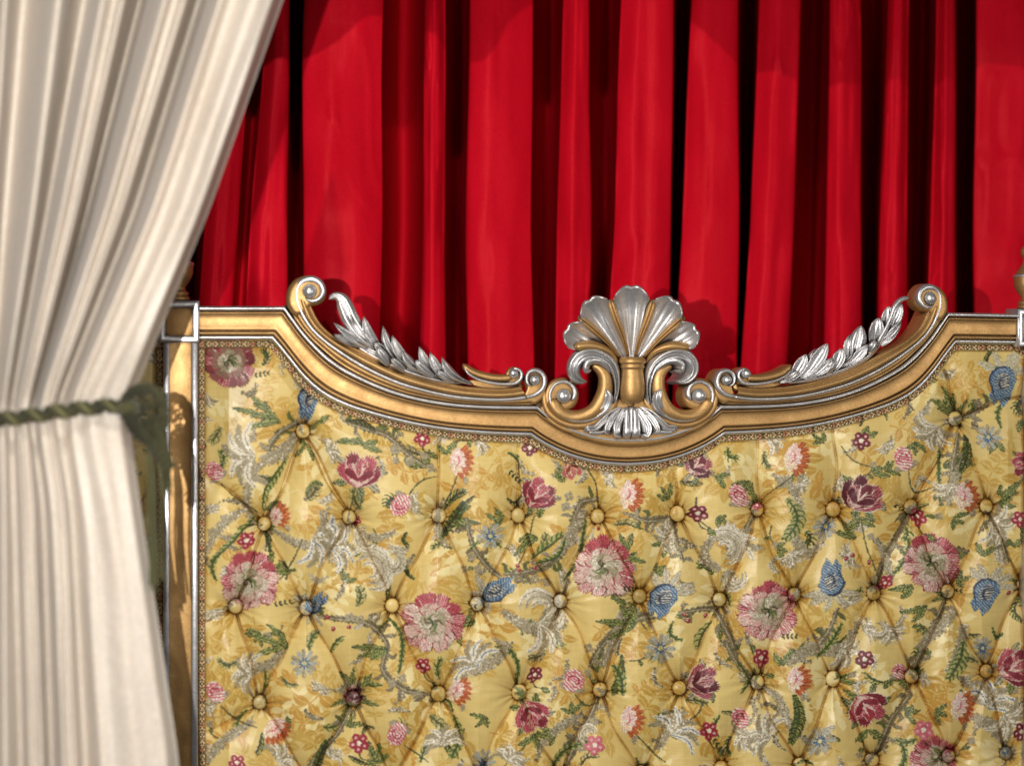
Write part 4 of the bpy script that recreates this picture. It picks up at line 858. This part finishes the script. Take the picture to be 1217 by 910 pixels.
# ------------------------------------------------------------------ woven braid along the edge of the upholstery
def braid(path_w, name, wd=3.9, D=6.0):
    """path_w: drawing-unit points along the braid centre; strip with twisted two-tone cords"""
    p = np.asarray(path_w, float); d = np.concatenate([[0], np.cumsum(np.linalg.norm(np.diff(p, axis=0), axis=1))])
    n = int(d[-1] / .55); s = np.linspace(0, d[-1], n); q = np.column_stack([np.interp(s, d, p[:, 0]), np.interp(s, d, p[:, 1])])
    t = np.gradient(q, axis=0)
    k = np.ones(9) / 9; tp = np.column_stack([np.convolve(np.pad(t[:, i], 4, 'edge'), k, 'valid') for i in (0, 1)])
    tp /= np.linalg.norm(tp, axis=1, keepdims=True); nr = np.column_stack([-tp[:, 1], tp[:, 0]])
    m_ = 17; x = np.linspace(-1, 1, m_)
    px = q[:, None, 0] + nr[:, None, 0] * x * wd; py = q[:, None, 1] + nr[:, None, 1] * x * wd
    SS = s[:, None] + 0 * x; XX = x[None, :] + 0 * SS
    per = 15.0
    w1 = .55 * np.sin(2 * pi * SS / per); w2 = -w1
    d1 = np.abs(XX - w1); d2 = np.abs(XX - w2); ov = np.cos(2 * pi * SS / per) > 0
    h = np.zeros(SS.shape); c = np.empty(SS.shape + (4,)); c[..., 3] = 1
    diag = ((SS * 1.0 + XX * 3.2) / 4.0) % 1.0; diag2 = ((SS * 1.0 - XX * 3.2) / 4.0) % 1.0
    base = np.where((np.abs(XX) > .72)[..., None], np.array([150, 132, 92.]), np.array([66, 55, 36.]))
    base = np.where(((np.abs(XX) < .3) & (np.abs(((SS / per * 2) % 1) - .5) < .3))[..., None], np.array([188, 122, 98.]), base)
    col = base
    for dd, dg, o in ((d1, diag, ov), (d2, diag2, ~ov)):
        on = dd < .34; hh = np.sqrt(np.clip(1 - (dd / .34) ** 2, 0, 1)) * 2.0 + o * .5
        cc = np.where((dg < .62)[..., None], np.array([214, 196, 150.]), np.array([70, 60, 36.]))
        cc = np.where(((dg < .62) & (((SS / per) % 2) < .5))[..., None], np.array([206, 158, 120.]), cc)
        up = on & (hh > h); col = np.where(up[..., None], cc, col); h = np.maximum(h, np.where(on, hh, 0))
    edge = np.sqrt(np.clip(1 - ((np.abs(XX) - .86) / .14) ** 2, 0, 1)) * 1.4; h = np.maximum(h, edge)
    c[..., :3] = s2l(col)
    px = np.concatenate([px[:, :1], px, px[:, -1:]], 1); py = np.concatenate([py[:, :1], py, py[:, -1:]], 1)
    dep = np.concatenate([np.full((n, 1), -4.), D + h, np.full((n, 1), -4.)], 1); c = np.concatenate([c[:, :1], c, c[:, -1:]], 1)
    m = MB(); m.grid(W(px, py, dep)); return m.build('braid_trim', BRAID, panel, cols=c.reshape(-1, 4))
lo = full_rail([-.17], [6.0])[:, 0]; bx, by = to_px(lo)
keep = (bx > 236) & (bx < 1213)
braid(np.column_stack([bx[keep], by[keep]]), 'top')
braid([(239.5, 407), (239.8, 600), (240, 800), (240.5, 985)], 'left', wd=3.7)
braid([(1207, 412), (1213, 416), (1219, 424), (1223, 440), (1224, 470), (1225, 985)], 'right', wd=3.7)
braid([(190.3, 407), (190.3, 700), (190.3, 985)], 'far', wd=4.0)
braid([(30, 409), (110, 409), (190, 409)], 'far top', wd=4.4)

# ------------------------------------------------------------------ red curtain
GAP = -385.0                                             # units behind the headboard
BANDS = [(20, 60, 10, 55), (85, 120, 75, 118), (150, 178, 140, 172), (205, 240, 188, 216), (262, 297, 233, 272), (313, 342, 290, 343), (362, 455, 360, 450), (505, 530, 498, 528), (560, 634, 553, 632), (668, 702, 660, 701), (740, 800, 722, 795),
         (822, 878, 803, 877), (903, 952, 885, 938), (985, 1021, 979, 1025), (1056, 1082, 1041, 1078), (1112, 1134, 1100, 1135), (1160, 1262, 1157, 1262), (1290, 1330, 1290, 1330), (1352, 1400, 1352, 1400), (1430, 1490, 1430, 1490)]
rows = 200
yy = np.linspace(-110, 640, rows); ty = np.clip((yy - 0) / 420.0, -.3, 1.5)
knots_x0, knots_x1, knots_d = [], [], []
r2 = np.random.default_rng(21)
def kn(a, b, d): knots_x0.append(a); knots_x1.append(b); knots_d.append(d)
for i, (l0, r0, l1, r1) in enumerate(BANDS):
    f0 = r2.uniform(-10, 4); tilt = r2.uniform(-13, 13)
    kn(l0 + 5, l1 + 5, -50); kn(l0 + .2, l1 + .2, f0 - 14); kn(l0 + 2.5, l1 + 2.5, f0 - 3 - tilt * .4)
    w0, w1 = r0 - l0, r1 - l1
    seams = {6: .2, 16: .25}.get(i)
    for t in (.3, .5, .72):
        kn(l0 + w0 * t, l1 + w1 * t, f0 + 12 * sin(pi * t) + tilt * (t - .5) + r2.uniform(-3.5, 3.5))
    kn(r0 - 2.5, r1 - 2.5, f0 - 3 + tilt * .4); kn(r0 - .2, r1 - .2, f0 - 14); kn(r0 - 5, r1 - 5, -50)
    if i + 1 < len(BANDS):
        a, b = BANDS[i + 1][0], BANDS[i + 1][2]; g = a - r0
        dv = -360 if g > 18 else -90 - g * 4
        kn(r0 + g * .25, r1 + (b - r1) * .25, dv); kn(r0 + g * .75, r1 + (b - r1) * .75, dv - 4)
kx0, kx1, kd = map(np.array, (knots_x0, knots_x1, knots_d))
NC = 1500
c0 = catmull(np.column_stack([np.arange(len(kx0)) * 1.0, np.zeros(len(kx0)), kx0, kx1, kd]), NC)
XX = c0[None, :, 2] * (1 - ty[:, None]) + c0[None, :, 3] * ty[:, None]
nz = noise2((rows, NC), (5, 60), 31); nz2 = noise2((rows, NC), (14, 110), 32)
front = np.clip((c0[None, :, 4] + 60) / 50, 0, 1)
DD = GAP + c0[None, :, 4] + (nz * 4.2 + nz2 * 2.2 + noise2((rows, NC), (9, 300), 35) * 1.0) * front
rid = 1 - np.abs(noise2((rows, NC), (6, 150), 36)); DD += np.clip(rid - .72, 0, 1) * 9.0 * front * (noise2((rows, NC), (5, 20), 37) > 0.2)
XX = XX + noise2((rows, NC), (4, 26), 33) * 2.2
YY = np.broadcast_to(yy[:, None], XX.shape)
m = MB(); m.grid(W(XX, YY, DD)); red = m.build('red_curtain', RED)
red['label'] = 'crimson satin curtain hanging in deep pleats behind the headboard'; red['category'] = 'curtain'

# satin valance added out of view, lower edge shaped to shadow the fold tops
tgt = np.array([(-300, 60), (100, 70), (300, 78), (370, 70), (405, 50), (440, 20), (480, 20), (540, 60), (575, 78), (592, 60), (610, 20), (640, -10), (720, -20), (800, -15), (815, 20), (850, 52), (880, 78), (930, 92), (985, 99), (1060, 99), (1135, 97), (1165, 72), (1200, 80), (1300, 95), (1600, 80)], float)
qx = np.linspace(-300, 1600, 400); kk = np.hanning(9); kk /= kk.sum()
qy = np.convolve(np.pad(np.interp(qx, tgt[:, 0], tgt[:, 1]), 4, 'edge'), kk, 'valid')
TOPL = np.array([-.56, -2.1, 2.55]); Sh = W(qx, qy, np.full(400, GAP)); low = TOPL + (Sh - TOPL) * ((-.02 - TOPL[1]) / (Sh[:, 1] - TOPL[1]))[:, None]
vv = np.linspace(0, 1, 8)[:, None, None]; hi = low.copy(); hi[:, 2] = 2.45; m = MB()
g = low[None] * vv + hi[None] * (1 - vv); g[..., 1] += .012 * np.sin(qx / 23)[None, :]
m.grid(g); m.build('shadow_valance', RED, red)

# ------------------------------------------------------------------ ivory drape gathered on the left, with its cord
KN = np.array([  # depth, x at y = 0, 250, 487, 600, 910
    (-30, -330, -220, -110, -130, -170), (4, -230, -150, -80, -95, -120), (-26, -150, -100, -62, -70, -85), (6, -80, -60, -46, -52, -62), (-24, -20, -28, -30, -32, -36),
    (2, 6, -10, -20, -20, -22), (-16, 28, 6, -10, -8, -10), (7, 70, 40, 3, 4, 6), (-18, 100, 56, 13, 17, 25), (5, 122, 74, 22, 28, 36), (-1, 136, 84, 27, 33, 42), (4, 146, 90, 30, 38, 50), (-24, 166, 103, 36, 52, 62), (6, 196, 126, 47, 62, 76), (0, 208, 136, 53, 70, 84), (5, 220, 144, 58, 76, 90),
    (-18, 236, 160, 66, 86, 102), (7, 262, 182, 82, 100, 122), (2, 276, 196, 94, 112, 140), (8, 300, 218, 116, 134, 172), (5, 322, 236, 138, 154, 198), (-14, 337, 249, 152, 167, 214), (-40, 330, 244, 148, 163, 208)], float)
DR = 365.0
ys_k = np.array([0, 250, 487, 600, 910.])
rows = 150; yv = np.linspace(-110, 1010, rows)
def along(vals):
    v = np.interp(yv, ys_k, vals)
    v = np.where(yv < 0, vals[0] + (vals[0] - vals[1]) / 250 * (-yv), v)
    k = np.hanning(15); k /= k.sum(); return np.convolve(np.pad(v, 7, 'reflect', reflect_type='odd'), k, 'valid')
PX = np.stack([along(k[1:]) for k in KN], 1)
NC = 420
st = np.linspace(0, len(KN) - 1, NC); i0 = np.clip(st.astype(int), 0, len(KN) - 2); f = st - i0; fs = f * f * (3 - 2 * f)
fx = f
XD = PX[:, i0] * (1 - fx) + PX[:, i0 + 1] * fx
KN[:, 0] = np.where(KN[:, 0] < -10, KN[:, 0] * 1.5, KN[:, 0] * 1.15)
dk = KN[i0, 0] * (1 - fs) + KN[i0 + 1, 0] * fs
amp = np.interp(yv, [-110, 0, 300, 470, 487, 505, 620, 910, 1010], [3.1, 3.1, 2.7, 1.6, .95, .8, .85, .95, .95])
cinch = -22 * np.exp(-((yv - 487) / 60.0) ** 2)
DD = DR + dk[None, :] * amp[:, None] + cinch[:, None] + noise2((rows, NC), (7, 24), 41) * 1.6 + noise2((rows, NC), (16, 60), 42) * .6 + noise2((rows, NC), (3, 26), 43) * 1.6
# pinched wrinkles spreading from the cord
DD += (np.sin(st * 5.2)[None, :] * 2.4 + np.sin(st * 3.1 + 1)[None, :] * 1.8) * np.exp(-np.abs(yv - 487) / 55.0)[:, None]
m = MB(); m.grid(W(XD, np.broadcast_to(yv[:, None], XD.shape), DD)); drape = m.build('ivory_drape', CREAM)
drape['label'] = 'ivory silk drape gathered by a cord at the left edge'; drape['category'] = 'drape'

def cord3(path, r, strands=3, pitch=26., n=None, tw=0.0, m=None, sr=.58):
    """twisted cord through (x, y, depth) points"""
    path = np.asarray(path, float); L = np.linalg.norm(np.diff(path, axis=0), axis=1).sum(); n = n or int(L / 1.6)
    P = catmull(path, n); w = W(P[:, 0], P[:, 1], P[:, 2]); t = np.gradient(w, axis=0); t /= np.linalg.norm(t, axis=1, keepdims=True)
    up = np.array([0.3, -.9, .1]); a = np.cross(t, up); a /= np.linalg.norm(a, axis=1, keepdims=True); b = np.cross(t, a)
    s = np.linspace(0, L, n); m = m or MB(); ang = np.linspace(0, 2 * pi, 9)
    for k in range(strands):
        ph = 2 * pi * (s / pitch + k / strands) + tw
        c = w + (a * np.cos(ph)[:, None] + b * np.sin(ph)[:, None]) * r * (1 - sr) * 1.15 * U
        m.grid(c[:, None, :] + (a[:, None, :] * np.cos(ang)[None, :, None] + b[:, None, :] * np.sin(ang)[None, :, None]) * r * sr * U)
    return m
tie = MB(); TP = [(-90, 505, 346), (-40, 502, 358), (0, 498, 362), (40, 493, 362), (80, 487, 364), (115, 483.5, 364), (142, 482, 362), (158, 484, 354)]
cord3(TP, 6.4, strands=2, pitch=30., m=tie, sr=.52)
rope = tie.build('tieback_cord', OLIVE_DARK); m = MB(); cord3(TP, 7.4, strands=1, pitch=30., tw=1.6, m=m, sr=.5); m.build('cord_strand', OLIVE_LIGHT, rope); rope['label'] = 'twisted olive green cord tied round the ivory drape, ending in loops'; rope['category'] = 'tieback'
m = MB(); cord3([(148, 484, 366), (153, 470, 366), (164, 463, 362), (178, 462, 356), (189, 472, 352), (194, 490, 350), (193, 508, 352), (184, 520, 356), (170, 520, 362), (158, 508, 366), (150, 492, 366)], 5.2, m=m); m.build('loop', OLIVE_DARK, rope)
m = MB(); cord3([(152, 490, 370), (160, 504, 370), (172, 518, 366), (184, 532, 360), (192, 548, 354), (198, 562, 350)], 5.2, m=m)
cord3([(184, 500, 362), (190, 520, 360), (196, 540, 356), (202, 556, 352)], 5.2, m=m); m.build('loop', OLIVE_DARK, rope)
m = MB(); m.grid(lathe(152, [(474, .5), (476, 6), (482, 10), (488, 10.5), (494, 7), (498, .5)], 364, n=24)); m.build('knot', OLIVE, rope)
m = MB()
for k in range(150):                                     # frayed ends bristling round the knot
    a, b = rng.uniform(0, 2 * pi), rng.uniform(-.6, .6); r0 = rng.uniform(2, 13); x, y = 172 + cos(a) * r0 * 1.1, 494 + sin(a) * r0 * 1.9; d = 361 + jit(8); q = a + jit(.9); L = rng.uniform(6, 15)
    cord3([(x, y, d), (x + cos(q) * L * .6, y + sin(q) * L * .6, d + b * 6), (x + cos(q + b) * L, y + sin(q + b) * L + 2, d + b * 10)], .75, strands=1, m=m, n=5, sr=.9)
m.build('fringe', OLIVE_DARK, rope)
m = MB()
for k in range(70):
    x, y = 196 + jit(5), 556 + jit(8); L = rng.uniform(10, 34)
    cord3([(x, y, 350 + jit(6)), (x + jit(3), y + L * .5, 350), (x + jit(6), y + L, 350)], .7, strands=1, m=m, n=5, sr=.9)
m.build('cord_end', OLIVE_DARK, rope)
m = MB()
for k in range(9):
    a = rng.uniform(0, 2 * pi); rr = sqrt(rng.uniform(0, 1)); x = 184 + 8 * rr * cos(a); d = 355 + 8 * rr * sin(a); y1 = 690 + jit(14)
    cord3([(176 + 2.4 * rr * cos(a), 524, 356), (x - 2, 560, d), (x + jit(2), 630, d), (x + 3 + jit(4), y1, d)], 1.1, strands=1, m=m, n=26, sr=.9)
m.build('tassel', OLIVE, rope)

# ------------------------------------------------------------------ camera, lamps, render settings
cam = bpy.data.cameras.new('camera'); co = bpy.data.objects.new('camera', cam); COL.objects.link(co)
cam.sensor_width = 36.0; cam.lens = 36.0 * F / PW; cam.clip_start = .05; cam.clip_end = 100
co.location = (CX, CY, CAMZ); co.rotation_euler = (pi / 2, 0, -TH)
cam.dof.use_dof = True; cam.dof.focus_distance = DIST + .12; cam.dof.aperture_fstop = cam.lens / 29.0
scene.camera = co

wd = bpy.data.worlds.new('World'); scene.world = wd; wd.use_nodes = True
bg = wd.node_tree.nodes['Background']; bg.inputs[0].default_value = (1.0, .96, .92, 1); bg.inputs[1].default_value = .03

def lamp(name, loc, target, size, power, col=(1, .96, .9), spot=None):
    l = bpy.data.lights.new(name, 'AREA'); l.shape = 'DISK'; l.size = size; l.energy = power; l.color = col
    o = bpy.data.objects.new(name, l); COL.objects.link(o); o.location = loc
    from mathutils import Vector
    o.rotation_euler = (Vector(target) - Vector(loc)).to_track_quat('-Z', 'Y').to_euler()
    return o
lamp('key_lamp', (-.64, -2.15, 1.2), (0, 0, 1.1), .016, 35.5, (1, .975, .94))
lamp('side_lamp', (-.14, -2.25, 1.2), (0, 0, 1.1), .02, 5.5, (1, .975, .94))
lamp('top_lamp', (-.56, -2.1, 2.55), (0, .1, 1.2), .035, 22, (1, .975, .94))
lamp('right_softbox', (1.9, -2.25, 1.42), (.5, 0, 1.2), .38, 14, (1, .96, .9))

scene.view_settings.view_transform = 'Standard'; scene.view_settings.look = 'None'
scene.view_settings.exposure = 0; scene.view_settings.gamma = 1
scene.cycles.max_bounces = 6; scene.cycles.use_denoising = True
